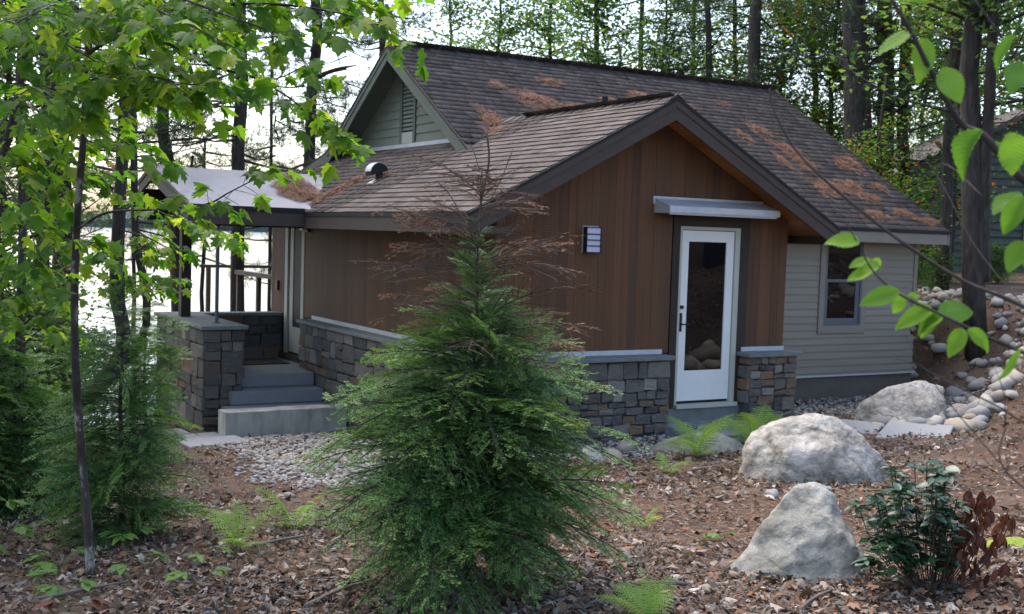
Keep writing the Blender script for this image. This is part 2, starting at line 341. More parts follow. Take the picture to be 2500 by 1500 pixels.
def rug_mat():
    m, nt, b = mk('striped_rug'); L = nt.links.new; N = nt.nodes.new
    tc = N('ShaderNodeTexCoord'); sp = N('ShaderNodeSeparateXYZ'); L(tc.outputs['Object'], sp.inputs[0])
    a = N('ShaderNodeMath'); a.operation = 'MULTIPLY'; a.inputs[1].default_value = 13; L(sp.outputs[1], a.inputs[0])
    f = N('ShaderNodeMath'); f.operation = 'FRACT'; L(a.outputs[0], f.inputs[0])
    r = ramp(nt, [(0, (.006, .008, .03)), (.5, (.3, .3, .3))], 'CONSTANT'); L(f.outputs[0], r.inputs[0]); L(r.outputs[0], b.inputs['Base Color'])
    b.inputs['Roughness'].default_value = .95
    return m
MT['rug'] = rug_mat()

def ovate_mat():
    """serrate leaf with pinnate veins"""
    m, nt, b = mk('serrate_leaf'); L = nt.links.new; N = nt.nodes.new
    tc = N('ShaderNodeTexCoord'); sp = N('ShaderNodeSeparateXYZ'); L(tc.outputs['Object'], sp.inputs[0])
    ab = N('ShaderNodeMath'); ab.operation = 'ABSOLUTE'; L(sp.outputs[0], ab.inputs[0])
    k = N('ShaderNodeMath'); k.operation = 'MULTIPLY_ADD'; L(ab.outputs[0], k.inputs[0]); k.inputs[1].default_value = -.9; L(sp.outputs[1], k.inputs[2])
    s = N('ShaderNodeMath'); s.operation = 'MULTIPLY'; s.inputs[1].default_value = 11; L(k.outputs[0], s.inputs[0])
    f = N('ShaderNodeMath'); f.operation = 'FRACT'; L(s.outputs[0], f.inputs[0])
    g = N('ShaderNodeMath'); g.operation = 'SUBTRACT'; g.inputs[1].default_value = .5; L(f.outputs[0], g.inputs[0])
    h = N('ShaderNodeMath'); h.operation = 'ABSOLUTE'; L(g.outputs[0], h.inputs[0])
    oi = N('ShaderNodeObjectInfo')
    r = ramp(nt, [(0, (.1, .24, .02)), (.35, (.15, .32, .025)), (.7, (.2, .38, .03)), (1, (.13, .28, .022))]); L(oi.outputs['Random'], r.inputs[0])
    vr = ramp(nt, [(0, (.84, .84, .84)), (.1, (1, 1, 1))]); L(h.outputs[0], vr.inputs[0])
    mx = N('ShaderNodeMix'); mx.data_type = 'RGBA'; mx.blend_type = 'MULTIPLY'; mx.inputs[0].default_value = 1; L(r.outputs[0], mx.inputs[6]); L(vr.outputs[0], mx.inputs[7])
    nz = N('ShaderNodeTexNoise'); nz.inputs['Scale'].default_value = 3.5; L(tc.outputs['Object'], nz.inputs[0])
    sr = ramp(nt, [(.66, (0, 0, 0)), (.72, (1, 1, 1))]); L(nz.outputs[0], sr.inputs[0])
    m2 = N('ShaderNodeMix'); m2.data_type = 'RGBA'; L(sr.outputs[0], m2.inputs[0]); L(mx.outputs[2], m2.inputs[6]); m2.inputs[7].default_value = (.2, .11, .03, 1)
    L(m2.outputs[2], b.inputs['Base Color']); b.inputs['Roughness'].default_value = .5; b.inputs['Specular IOR Level'].default_value = .35
    bp = N('ShaderNodeBump'); bp.inputs['Strength'].default_value = .35; bp.inputs['Distance'].default_value = .02; L(h.outputs[0], bp.inputs['Height']); L(bp.outputs[0], b.inputs['Normal'])
    t = N('ShaderNodeBsdfTranslucent'); L(m2.outputs[2], t.inputs[0]); ms = N('ShaderNodeMixShader'); ms.inputs[0].default_value = .5
    L(b.outputs[0], ms.inputs[1]); L(t.outputs[0], ms.inputs[2]); L(ms.outputs[0], nt.nodes['Material Output'].inputs[0])
    return m
MT['ovate'] = ovate_mat()

def water_mat():
    m, nt, b = mk('lake_water'); L = nt.links.new; N = nt.nodes.new
    b.inputs['Base Color'].default_value = (.03, .045, .05, 1); b.inputs['Roughness'].default_value = .12; b.inputs['IOR'].default_value = 1.33
    tc = N('ShaderNodeTexCoord'); nz = N('ShaderNodeTexNoise'); nz.inputs['Scale'].default_value = 2.5; nz.inputs['Detail'].default_value = 4
    L(tc.outputs['Object'], nz.inputs[0]); bp = N('ShaderNodeBump'); bp.inputs['Strength'].default_value = .08; bp.inputs['Distance'].default_value = .05
    L(nz.outputs[0], bp.inputs['Height']); L(bp.outputs[0], b.inputs['Normal'])
    return m
MT['water'] = water_mat()
# ------------------------------------------------------------------ terrain
def ss(a, b, x):
    t = np.clip((x-a)/(b-a), 0, 1); return t*t*(3-2*t)
def terr(x, y):
    x = np.asarray(x, float); y = np.asarray(y, float)
    z = -.33-.07*np.minimum(y+.5, 0)
    wl = 1-ss(.2, 3.0, x-.5*np.clip(y-6, 0, 200))
    z = z-(.1*np.clip(y+.5, 0, 4.5)+.25*np.clip(y-4, 0, 14)*ss(4, 9, y))*wl
    xf = np.interp(y, [-12, -6, -4, -2.4, -1, 1, 30], [7.5, 6.8, 6.2, 5.6, 6.3, 8.75, 8.9])
    s = x-xf
    z = z+(1.35*ss(0, 2.3, s)+.03*np.clip(s, 0, 40))*(1-wl*ss(6, 12, y))
    z = z-.12*np.clip(-5.5-x, 0, 30)*ss(-6, 2, y)
    z = z+.02*np.sin(x*2.1+.7*y)*np.sin(y*1.7-.4*x)
    return z
def tz(x, y): return float(terr(x, y))

def ground_mat():
    m, nt, b = mk('forest_floor'); L = nt.links.new; N = nt.nodes.new
    tc = N('ShaderNodeTexCoord')
    n1 = N('ShaderNodeTexNoise'); n1.inputs['Scale'].default_value = 1.1; n1.inputs['Detail'].default_value = 8; L(tc.outputs['Object'], n1.inputs[0])
    n2 = N('ShaderNodeTexNoise'); n2.inputs['Scale'].default_value = 38; n2.inputs['Detail'].default_value = 8; n2.inputs['Roughness'].default_value = .75; L(tc.outputs['Object'], n2.inputs[0])
    r1 = ramp(nt, [(.3, (.07, .049, .037)), (.5, (.135, .09, .065)), (.7, (.22, .16, .12))]); L(n1.outputs[0], r1.inputs[0])
    r2 = ramp(nt, [(.3, (.25, .25, .25)), (.5, (.8, .8, .8)), (.72, (1.5, 1.45, 1.4))]); L(n2.outputs[0], r2.inputs[0])
    mx = N('ShaderNodeMix'); mx.data_type = 'RGBA'; mx.blend_type = 'MULTIPLY'; mx.inputs[0].default_value = 1
    L(r1.outputs[0], mx.inputs[6]); L(r2.outputs[0], mx.inputs[7]); L(mx.outputs[2], b.inputs['Base Color'])
    b.inputs['Roughness'].default_value = .95; b.inputs['Specular IOR Level'].default_value = .15
    bp = N('ShaderNodeBump'); bp.inputs['Strength'].default_value = .9; bp.inputs['Distance'].default_value = .03
    L(n2.outputs[0], bp.inputs['Height']); L(bp.outputs[0], b.inputs['Normal'])
    return m
xs = np.concatenate([np.linspace(-90, -10, 40)[:-1], np.linspace(-10, 14, 161)[:-1], np.linspace(14, 160, 60)])
ys = np.concatenate([np.linspace(-60, -13, 24)[:-1], np.linspace(-13, 8, 141)[:-1], np.linspace(8, 150, 80)])
X, Y = np.meshgrid(xs, ys); Z = terr(X, Y)
nx, ny = len(xs), len(ys)
idx = np.arange(nx*ny).reshape(ny, nx)
quads = np.stack([idx[:-1, :-1], idx[:-1, 1:], idx[1:, 1:], idx[1:, :-1]], -1).reshape(-1, 4)
tag(obj('ground', mesh_np('ground', np.stack([X, Y, Z], -1).reshape(-1, 3), quads, smooth=True), ground_mat()), kind='structure')
LAKE = -3.06
V = [(0, 0, 0)]+[(3500*math.cos(t), 3500*math.sin(t), 0) for t in np.linspace(0, 2*math.pi, 64, endpoint=False)]
me = bpy.data.meshes.new('lake'); me.from_pydata(V, [], [(0, i, i % 64+1) for i in range(1, 65)])
tag(obj('lake', me, MT['water'], None, Matrix.Translation((-20, 30, LAKE))), kind='structure')
# far wooded shore across the lake
rng = np.random.default_rng(5)
mb = MB(); n = 260; prev = None
az = np.linspace(-1.15, .75, n)
hh = 8+4*np.abs(np.sin(az*37)+.6*np.sin(az*91+1))+rng.uniform(0, 5, n)
for i in range(n-1):
    d = 1090
    p0 = CAM+d*np.array([math.sin(az[i]), math.cos(az[i]), 0]); p1 = CAM+d*np.array([math.sin(az[i+1]), math.cos(az[i+1]), 0])
    q0 = CAM+(d+60)*np.array([math.sin(az[i]), math.cos(az[i]), 0]); q1 = CAM+(d+60)*np.array([math.sin(az[i+1]), math.cos(az[i+1]), 0])
    V = [(p0[0], p0[1], LAKE), (p1[0], p1[1], LAKE), (p1[0], p1[1], LAKE+hh[i+1]*.55), (p0[0], p0[1], LAKE+hh[i]*.55), (q0[0], q0[1], LAKE+hh[i]), (q1[0], q1[1], LAKE+hh[i+1])]
    mb.add(V, [(0, 1, 2, 3), (3, 2, 5, 4)])
MT['far'] = material('far_forest', [(.3, (.05, .075, .07)), (.7, (.1, .14, .12))], scale=.12, rough=1, bump=0)
tag(mb.build('far_shore_forest', MT['far']), 'distant wooded shoreline across the bright lake', 'forest', kind='stuff')

# ------------------------------------------------------------------ the cabin
XL, XRW, XR0 = 0.05, 4.20, 2.01          # wing: left wall, right wall, ridge x
EXL, EXR = -.56, 4.58                    # wing eave edges
HW, PW = 3.50, .5313                     # wing ridge height, pitch
OF = -.49                                # front rake plane
XM, XB, YE, YR, ZR, ZM = 1.08, 8.72, 1.25, 5.27, 4.68, 2.18
PM = (ZR-ZM)/(YR-YE)
YC, XRR = 1.557, 8.39
ZC = .605                                # coping top
zw = lambda x: HW-PW*abs(x-XR0)
zm = lambda y: ZM+PM*(y-YE)
cabin = thing('cabin', (4.2, 3.5, -.3), 'low brown cabin with cedar gable, stone base and covered porch by the lake', 'cabin')
rnd = random.Random(11)

# ---- cedar gable wall : one board each
wallF = group_node('gable_wall', cabin)
MB().box(XL+.02, XRW-.02, .03, .16, -.3, 2.2).build('sheathing', MT['dark'], wallF)
mb = MB(); mb.prism([(XL+.02, .03, 2.2), (XRW-.02, .03, 2.2), (XR0, .03, zw(XR0)-.14)], (0, .13, 0)); mb.build('sheathing', MT['dark'], wallF)
x = XL; DX0, DX1 = 2.51, 3.424
def board(x0, x1, z0, y0, th, parent, slope=True, ztop=None, name='board'):
    g = .0013
    xs_ = [x0+g, x1-g]
    if x0 < XR0 < x1: xs_ = [x0+g, XR0, x1-g]
    t = [(q, (zw(q)-.12) if ztop is None else ztop) for q in xs_]
    bottom = [(xs_[0], y0, z0), (xs_[-1], y0, z0)]
    topp = [(q, y0, z) for q, z in t[::-1]]
    m = MB(); m.prism(bottom+topp, (0, th, 0)); return m.build(name, MT['cedar'], parent)
while x < XRW-.02:
    wd = rnd.choice([.1, .105, .115, .12]); x1 = min(x+wd, XRW)
    if XRW-x1 < .06: x1 = XRW
    y0 = rnd.uniform(-.0025, .002)
    if x1 <= DX0-.1 or x >= DX1+.15 or False:
        board(x, x1, ZC+.01, y0, .022, wallF)
    else:
        board(x, x1, 2.27, y0, .022, wallF)
        if x < DX0-.1: board(x, DX0-.11, ZC+.01, y0, .022, wallF, ztop=2.265)
        if x1 > DX1+.15: board(max(x, DX1+.16), x1, ZC+.01, y0, .022, wallF, ztop=2.265)
    x = x1
# dark casing of the entry door
dc = group_node('door_casing', cabin)
MB().box(DX0-.10, DX0, -.012, .03, -.02, 2.265).build('side_casing', MT['darkbrown'], dc)
MB().box(DX1, DX1+.15, -.012, .03, -.02, 2.265).build('side_casing', MT['darkbrown'], dc)
MB().box(DX0+.002, DX1-.002, -.014, .03, 2.10, 2.268).build('head_casing', MT['darkbrown'], dc)
# entry door
door = MB().box(DX0+.0, DX0+.03, -.02, .05, -.0, 2.098).box(DX1-.075, DX1-.002, -.02, .05, 0, 2.098).box(DX0+.031, DX1-.076, -.02, .05, 2.06, 2.098).build('entry_door_frame', MT['cream'], cabin)
leaf = MB()
a0, a1, b0, b1 = DX0+.034, DX1-.082, .035, 2.052
leaf.box(a0, a0+.11, 0, .04, b0, b1).box(a1-.115, a1, 0, .04, b0, b1).box(a0+.11, a1-.115, 0, .04, b1-.13, b1).box(a0+.11, a1-.115, 0, .04, b0, b0+.36)
entry = leaf.build('entry_door', MT['white'], cabin)
MB().box(a0+.108, a1-.113, .014, .026, b0+.358, b1-.128).build('pane', MT['glass'], entry)
m = MB().box(a0+.012, a0+.045, -.008, 0, .86, 1.08); m.tube([(a0+.028, -.008, .95), (a0+.028, -.055, .95), (a0+.13, -.06, .95)], .009, 8); m.tube([(a0+.028, 0, 1.15), (a0+.028, -.03, 1.15)], .022, 10)
m.build('handle', MT['darkmetal'], entry)
MB().box(DX0-.005, DX1+.01, -.08, .04, -.045, .0).build('threshold', MT['cream'], cabin)
MB().box(2.33, 3.50, -.05, .1, -.32, -.05).build('door_base', MT['bluestone'], cabin)
# wall light
wl = MB().box(1.14, 1.34, -.03, 0, 1.76, 2.06).build('wall_light', MT['metal'], cabin)
MB().box(1.15, 1.33, -.085, -.03, 1.772, 2.048).build('diffuser', MT['frost'], wl)
m = MB()
for z in (1.762, 1.835, 1.9, 1.965, 2.04): m.box(1.142, 1.338, -.098, -.0855, z, z+.011)
m.box(1.14, 1.1495, -.098, -.03, 1.762, 2.05).box(1.3305, 1.34, -.098, -.03, 1.762, 2.05)
m.build('guard', MT['darkmetal'], wl)
# metal canopy above the door
cn = MB(); cn.prism([(2.12, 0, 2.41), (2.12, 0, 2.395), (2.12, -.30, 2.30), (2.12, -.30, 2.315)], (1.65, 0, 0)).build('door_canopy', MT['metal'], cabin)
c2 = cn
cpar = bpy.data.objects['door_canopy']
MB().box(2.115, 3.775, -.308, -.29, 2.245, 2.318).build('front_lip', MT['metal'], cpar)
MB().box(2.13, 3.74, -.285, -.262, 2.222, 2.262).build('lower_lip', MT['metal'], cpar)
MB().box(2.10, 3.76, -.012, -.002, 2.34, 2.43).build('flashing', MT['metal'], cpar)
for xx in (2.122, 3.75): MB().prism([(xx, -.001, 2.39), (xx, -.001, 2.24), (xx, -.285, 2.235), (xx, -.285, 2.3)], (.015, 0, 0)).build('side_plate', MT['metal'], cpar)
MB().box(2.14, 3.745, -.284, -.03, 2.238, 2.248).build('underside', MT['darkmetal'], cpar)

# ---- left wall of the wing
wallL = group_node('side_wall', cabin)
MB().box(XL+.02, XL+.12, .17, 7.29, -.9, 2.35).box(XL+.121, 3.0, 7.2, 7.29, -.9, 2.35).build('sheathing', MT['dark'], wallL)
y = .0
while y < 5.76:
    wd = rnd.choice([.12, .13, .14]); y1 = min(y+wd, 5.78)
    MB().box(XL, XL+.022, y+.0015, y1-.0015, ZC+.01, 2.2).build('board', MT['cedar'], wallL); y = y1
for k in range(5):
    MB().box(XL, XL+.022, 6.68+k*.12+.003, 6.8+k*.12-.003, ZC-.02, 2.5).build('board', MT['cedar'], wallL)
MB().box(XL-.005, XL+.03, 6.62, 6.68, -.1, 2.3).build('corner_board', MT['darkbrown'], wallL)
# porch door (glazed) in the side wall
pf = MB().box(XL-.01, XL+.05, 6.5, 6.62, .0, 2.25).box(XL-.01, XL+.05, 5.78, 5.83, .0, 2.25).box(XL-.01, XL+.05, 5.831, 6.499, 2.17, 2.25).build('porch_door_frame', MT['cream'], cabin)
pd = MB().box(XL+.01, XL+.045, 6.3, 6.44, .03, 2.15).box(XL+.01, XL+.045, 5.84, 5.95, .03, 2.15).box(XL+.01, XL+.045, 5.951, 6.299, 2.02, 2.15).box(XL+.01, XL+.045, 5.951, 6.299, .03, .42).build('porch_door', MT['cream'], cabin)
MB().box(XL+.022, XL+.034, 5.948, 6.302, .418, 2.022).build('pane', MT['glass'], pd)
MB().box(XL-.06, XL+.05, 5.8, 6.68, -.09, .0).build('porch_sill', MT['brown'], cabin)
sc_ = MB().box(XL-.05, XL, 5.55, 5.72, 1.88, 2.02).build('porch_sconce', MT['darkmetal'], cabin)
MB().box(XL-.12, XL-.05, 5.57, 5.70, 1.9, 1.99).build('diffuser', MT['frost'], sc_)
MB().box(XL-.035, XL, 6.9, 6.98, .95, 1.1).build('switch_box', MT['darkmetal'], cabin)

# ---- stonework: one stone each
def split(x0, x1, z0, z1, r, out, wmax=.36, hmax=.19):
    w_, h_ = x1-x0, z1-z0
    if w_ < wmax*1.45 and h_ < hmax*1.6 and w_ < h_*2.6 and r.random() < .3: out.append((x0, x1, z0, z1)); return
    if h_ > hmax and (h_ > w_*.62 or w_ < wmax*.7 or r.random() < .25):
        t = z0+h_*r.uniform(.35, .65); split(x0, x1, z0, t, r, out, wmax, hmax); split(x0, x1, t, z1, r, out, wmax, hmax)
    elif w_ > wmax:
        t = x0+w_*r.uniform(.33, .67); split(x0, t, z0, z1, r, out, wmax, hmax); split(t, x1, z0, z1, r, out, wmax, hmax)
    elif h_ > hmax*1.25:
        t = z0+h_*r.uniform(.4, .6); split(x0, x1, z0, t, r, out, wmax, hmax); split(x0, x1, t, z1, r, out, wmax, hmax)
    else: out.append((x0, x1, z0, z1))
def stones(parent, O, U, W, L_, H_, seed, depth=.07, wmax=.33, hmax=.17):
    """stone facing on the rectangle O + u*U + z*W; outward normal N"""
    r = random.Random(seed); out = []
    # courses first so that joints read as rough ashlar
    z = 0
    while z < H_-.02:
        h_ = min(r.choice([.12, .16, .24, .3, .4]), H_-z)
        if H_-z-h_ < .1: h_ = H_-z
        split(0, L_, z, z+h_, r, out, wmax, hmax); z += h_
    O, U, W = (np.array(q, float) for q in (O, U, W)); Nn = np.cross(U, W)
    for (x0, x1, z0, z1) in out:
        g = .006; j = lambda: r.uniform(-.015, .015)
        c = [(x0+g+j(), z0+g+j()), (x1-g+j(), z0+g+j()), (x1-g+j(), z1-g+j()), (x0+g+j(), z1-g+j())]
        # eight-point outline with clipped corners
        poly = []
        for k in range(4):
            p, q, n_ = np.array(c[k]), np.array(c[k-1]), np.array(c[(k+1) % 4])
            t = r.uniform(.03, .1); poly += [p+(q-p)*t*.6, p+(n_-p)*t*.6]
        cen = np.mean(poly, 0); pr = r.uniform(.008, .026)
        rings = []
        for sc2, dep in ((1, -depth), (1, pr*.45), (.955, pr), (.5, pr+r.uniform(-.004, .006))):
            rings.append([O+U*(cen[0]+(p[0]-cen[0])*sc2)+W*(cen[1]+(p[1]-cen[1])*sc2)+Nn*(dep+(r.uniform(-.005, .005) if sc2 < 1 else 0)) for p in poly])
        V = [p for rg in rings for p in rg]; Fc = []
        for a in range(3):
            for k in range(8): Fc.append((a*8+k, a*8+(k+1) % 8, (a+1)*8+(k+1) % 8, (a+1)*8+k))
        Fc.append(tuple(24+k for k in range(8)))
        MB().add(V, Fc).build('stone', MT['stone'], parent)
SX = -.14     # stone face on the left, front at y=-.19
bs = group_node('stone_base', cabin)
MB().box(SX+.03, 2.27, -.16, .029, -.75, ZC-.052).build('mortar_bed', MT['mortar'], bs)
MB().box(SX+.03, XL+.019, .03, 5.36, -1.3, ZC-.052).build('mortar_bed', MT['mortar'], bs)
stones(bs, (SX, -.19, -.45), (1, 0, 0), (0, 0, 1), 2.43, ZC-.05+.45, 3, wmax=.27, hmax=.145)
stones(bs, (SX, 5.38, -.75), (0, -1, 0), (0, 0, 1), 5.55, ZC-.05+.75, 4, wmax=.42, hmax=.22)
stones(bs, (2.28, -.19, -.45), (0, 1, 0), (0, 0, 1), .19, ZC-.05+.45, 8)
pier = group_node('stone_pier', cabin)
MB().box(3.53, 4.22, -.16, .029, -.5, ZC-.052).build('mortar_bed', MT['mortar'], pier)
stones(pier, (3.50, -.19, -.42), (1, 0, 0), (0, 0, 1), .75, ZC-.05+.42, 12, wmax=.24, hmax=.13)
stones(pier, (3.50, .0, -.42), (0, -1, 0), (0, 0, 1), .19, ZC-.05+.42, 13)
stones(pier, (4.25, -.19, -.42), (0, 1, 0), (0, 0, 1), .19, ZC-.05+.42, 14)
def coping(name, x0, x1, y0, y1, z1=ZC, th=.05):
    bm = bmesh.new(); bmesh.ops.create_cube(bm, size=1)
    for v in bm.verts: v.co = Vector(((x0+x1)/2+v.co.x*(x1-x0), (y0+y1)/2+v.co.y*(y1-y0), z1-th/2+v.co.z*th))
    bmesh.ops.bevel(bm, geom=bm.edges[:], offset=.006, segments=1, affect='EDGES')
    me = bpy.data.meshes.new(name); bm.to_mesh(me); bm.free(); return obj(name, me, MT['bluestone'], cabin)
coping('coping', SX-.06, 2.335, -.25, -.001)
coping('coping', SX-.06, XL-.001, .001, 5.42)
coping('coping', 3.44, 4.32, -.25, -.001)
MB().box(XL+.0, 2.30, -.022, -.006, ZC+.002, ZC+.055).build('flashing', MT['metal'], cabin)
MB().box(3.51, 4.2, -.022, -.006, ZC+.002, ZC+.055).build('flashing', MT['metal'], cabin)
MB().box(XL-.022, XL-.006, -.02, 5.38, ZC+.002, ZC+.055).build('flashing', MT['metal'], cabin)

# ---- roofs
class Roof: pass
def slab(name, P, th, mat, parent):
    """P: four corner points of the top surface; slab below it"""
    return MB().prism(P, (0, 0, -th)).build(name, mat, parent)
wroof = slab('wing_roof', [(EXL, OF+.01, zw(EXL)), (XR0, OF+.01, HW), (XR0, 8.0, HW), (EXL, 8.0, zw(EXL))], .03, MT['dark'], cabin)
slab('deck', [(XR0+.001, OF+.01, HW), (EXR, OF+.01, zw(EXR)), (EXR, 3.4, zw(EXR)), (XR0+.001, 3.4, HW)], .03, MT['dark'], wroof)
mroof = slab('main_roof', [(XM, YE, ZM), (XB, YE, ZM), (XB, YR, ZR), (XM, YR, ZR)], .03, MT['dark'], cabin)
zk = zm(2*YR-7.6)
slab('deck', [(XM, YR+.001, ZR), (XB, YR+.001, ZR), (XB, 7.6, zk), (XM, 7.6, zk)], .03, MT['dark'], mroof)
slab('kick_deck', [(XM, 7.601, zk), (XB, 7.601, zk), (XB, 9.6, zk-.45), (XM, 9.6, zk-.45)], .03, MT['dark'], mroof)
# shingles : a course at a time on each slope
WIDTHS = [.14, .18, .22, .26, .31]
EXP, TH = .135, .014
shingle_me = []
for wd in WIDTHS:
    h_ = EXP+.05
    # local: x along eave, y up the slope, z out; butt edge lifted
    V = [(.002, 0, 0), (wd-.003, 0, 0), (wd-.003, h_, -.004), (.002, h_, -.004), (.002, 0, TH+.006), (wd-.003, 0, TH+.006), (wd-.003, h_, .002), (.002, h_, .002)]
    m = MB(); m.add(V, [(0, 3, 2, 1), (4, 5, 6, 7), (0, 1, 5, 4), (1, 2, 6, 5), (3, 0, 4, 7)])
    shingle_me.append((m, wd))
SH = []
def lay(roof, O, U, Vd, ul, vl, keep, seed):
    r = random.Random(seed); O, U, Vd = (np.array(q, float) for q in (O, U, Vd)); Nn = np.cross(U, Vd)
    R = np.stack([U, Vd, Nn], 1); k = 0; v = 0
    while v < vl-.03:
        u = -r.uniform(0, .2) if k % 2 else -r.uniform(0, .12)
        while u < ul:
            i = r.randrange(len(WIDTHS)); wd = WIDTHS[i]
            u0, u1 = max(u, 0), min(u+wd, ul)
            if u1-u0 > .03:
                sx = (u1-u0)/wd; p = O+U*u0+Vd*v+Nn*(.002+r.uniform(0, .004)); c = O+U*(u0+u1)/2+Vd*(v+EXP/2)
                if keep(c): SH.append((roof, i, p, R, sx, c, r.random()))
            u += wd
        v += EXP; k += 1
nrm = lambda q: np.array(q, float)/np.linalg.norm(q)
vl_w = math.hypot(XR0-EXL, PW*(XR0-EXL)); vl_m = math.hypot(YR-YE, ZR-ZM)
def keep_wing(c):
    if c[0] > 1.40 and c[1] > YE+(c[2]-ZM)/PM-.02: return False
    return True
lay(wroof, (EXL, 8.0, zw(EXL)), (0, -1, 0), nrm((1, 0, PW)), 8.0-OF, vl_w, keep_wing, 21)
lay(wroof, (EXR, OF, zw(EXR)), (0, 1, 0), nrm((-1, 0, PW)), 3.2, vl_w, lambda c: c[1] < YE+(c[2]-ZM)/PM, 22)
lay(mroof, (XM, YE, ZM), (1, 0, 0), nrm((0, 1, PM)), XB-XM, vl_m, lambda c: c[0] > EXR or c[2] > zw(c[0])+.0, 23)
lay(mroof, (XB, 7.6, zk), (-1, 0, 0), nrm((0, -1, PM)), XB-XM, math.hypot(7.6-YR, ZR-zk), lambda c: True, 24)
facing = [s for s in SH if (np.dot(s[3][:, 2], CAM-s[5]) > 0)]
facing.sort(key=lambda s: np.linalg.norm(s[5]-CAM))
near = set(id(s) for s in facing[:300])
shm = [m.mesh('shingle') for m, _ in shingle_me]
for q in shm: q.materials.append(MT['shingle'])
for s in SH:
    if id(s) in near:
        R = s[3].copy(); R[:, 0] = R[:, 0]*s[4]
        obj('shingle', shm[s[1]], None, s[0], mat4(s[2], R))
for roof in (wroof, mroof):
    rest = [s for s in SH if s[0] is roof and id(s) not in near]
    Vs, Fs, Rn, off = [], [], [], 0
    for s in rest:
        m = shingle_me[s[1]][0]; V = np.array(m.v); V[:, 0] *= s[4]; V = V @ s[3].T+s[2]
        Vs.append(V); Fs.append(np.array(m.f)+off); off += len(V); Rn += [s[6]]*len(V)
    tag(obj('shingles', mesh_np('shingles', np.concatenate(Vs), np.concatenate(Fs), Rn), MT['shingle'], roof), kind='stuff')
# ridge caps
def ridge(roof, A, B, sl1, sl2, n):
    A, B = np.array(A, float), np.array(B, float); d = nrm(B-A); L_ = np.linalg.norm(B-A)
    me = None
    for k in range(n):
        p = A+d*(L_*k/n); l2 = L_/n+.05
        m = MB(); wd = .13
        s1, s2 = nrm(sl1)*wd, nrm(sl2)*wd; up_ = np.array([0, 0, 1.])
        V = []
        for (q, h_) in ((p, .035), (p+d*l2, .018)):
            V += [q+s1+up_*h_, q+up_*(h_+.012), q+s2+up_*h_, q+s1+up_*(h_-.016), q+up_*(h_-.004), q+s2+up_*(h_-.016)]
        m.add(V, [(0, 6, 7, 1), (1, 7, 8, 2), (0, 1, 4, 3), (1, 2, 5, 4), (0, 3, 9, 6), (2, 8, 11, 5)]); m.build('ridge_cap', MT['shingle'], roof)
ridge(wroof, (XR0, OF-.01, HW), (XR0, 3.45, HW), (-1, 0, -PW), (1, 0, -PW), 18)
ridge(mroof, (XM-.01, YR, ZR), (XB, YR, ZR), (0, -1, -PM), (0, 1, -PM), 34)
# wing rake boards, fascia, soffit
def rake(x0, x1, y, name, mat, parent, dep0, dep1, th, zf):
    P = [(x0, y, zf(x0)-dep0), (x1, y, zf(x1)-dep0), (x1, y, zf(x1)-dep1), (x0, y, zf(x0)-dep1)]
    return MB().prism(P, (0, th, 0)).build(name, mat, parent)
for (a, b) in ((EXL, XR0-.0005), (XR0+.0005, EXR)):
    rake(a, b, OF, 'rake_board', MT['brown'], wroof, .032, .245, .03, zw)
    rake(a, b, OF-.012, 'rake_trim', MT['brown'], wroof, .03, .105, .012, zw)
    rake(a-.0, b, OF-.02, 'drip_edge', MT['dark'], wroof, -.006, .03, .03, zw)
MB().box(EXL-.002, EXL+.028, OF+.031, 4.17, zw(EXL)-.20, zw(EXL)-.032).build('fascia', MT['brown'], wroof)
MB().box(EXL-.012, EXL+.0, OF+.0, 4.2, zw(EXL)-.04, zw(EXL)+.004).build('drip_edge', MT['dark'], wroof)
MB().box(EXR-.028, EXR+.002, OF+.031, YE, zw(EXR)-.20, zw(EXR)-.032).build('fascia', MT['brown'], wroof)
sof = group_node('soffit', cabin)
xx = XR0
k = 0
while xx < EXR-.02:                       # right slope, boards run front to back
    x1 = min(xx+.115, EXR-.03)
    y1 = -.001 if x1 < XRW+.05 else YC-.002
    P = [(xx+.002, OF+.03, zw(xx)-.115), (x1-.002, OF+.03, zw(x1)-.115), (x1-.002, OF+.03, zw(x1)-.10), (xx+.002, OF+.03, zw(xx)-.10)]
    MB().prism(P, (0, y1-OF-.03, 0)).build('soffit_board', MT['cedar_soffit'], sof); xx += .115
xx = XR0
while xx > EXL+.02:
    x1 = max(xx-.115, EXL+.03); y1 = -.001 if x1 > XL-.05 else 4.15
    P = [(x1+.002, OF+.03, zw(x1)-.115), (xx-.002, OF+.03, zw(xx)-.115), (xx-.002, OF+.03, zw(xx)-.10), (x1+.002, OF+.03, zw(x1)-.10)]
    MB().prism(P, (0, y1-OF-.03, 0)).build('soffit_board', MT['cedar_soffit'], sof); xx -= .115
# boxed eave return at the front left corner
MB().box(EXL+.03, XL-.002, OF+.035, -.02, zw(EXL)-.2, zw(EXL)-.12).build('eave_return', MT['brown'], sof)

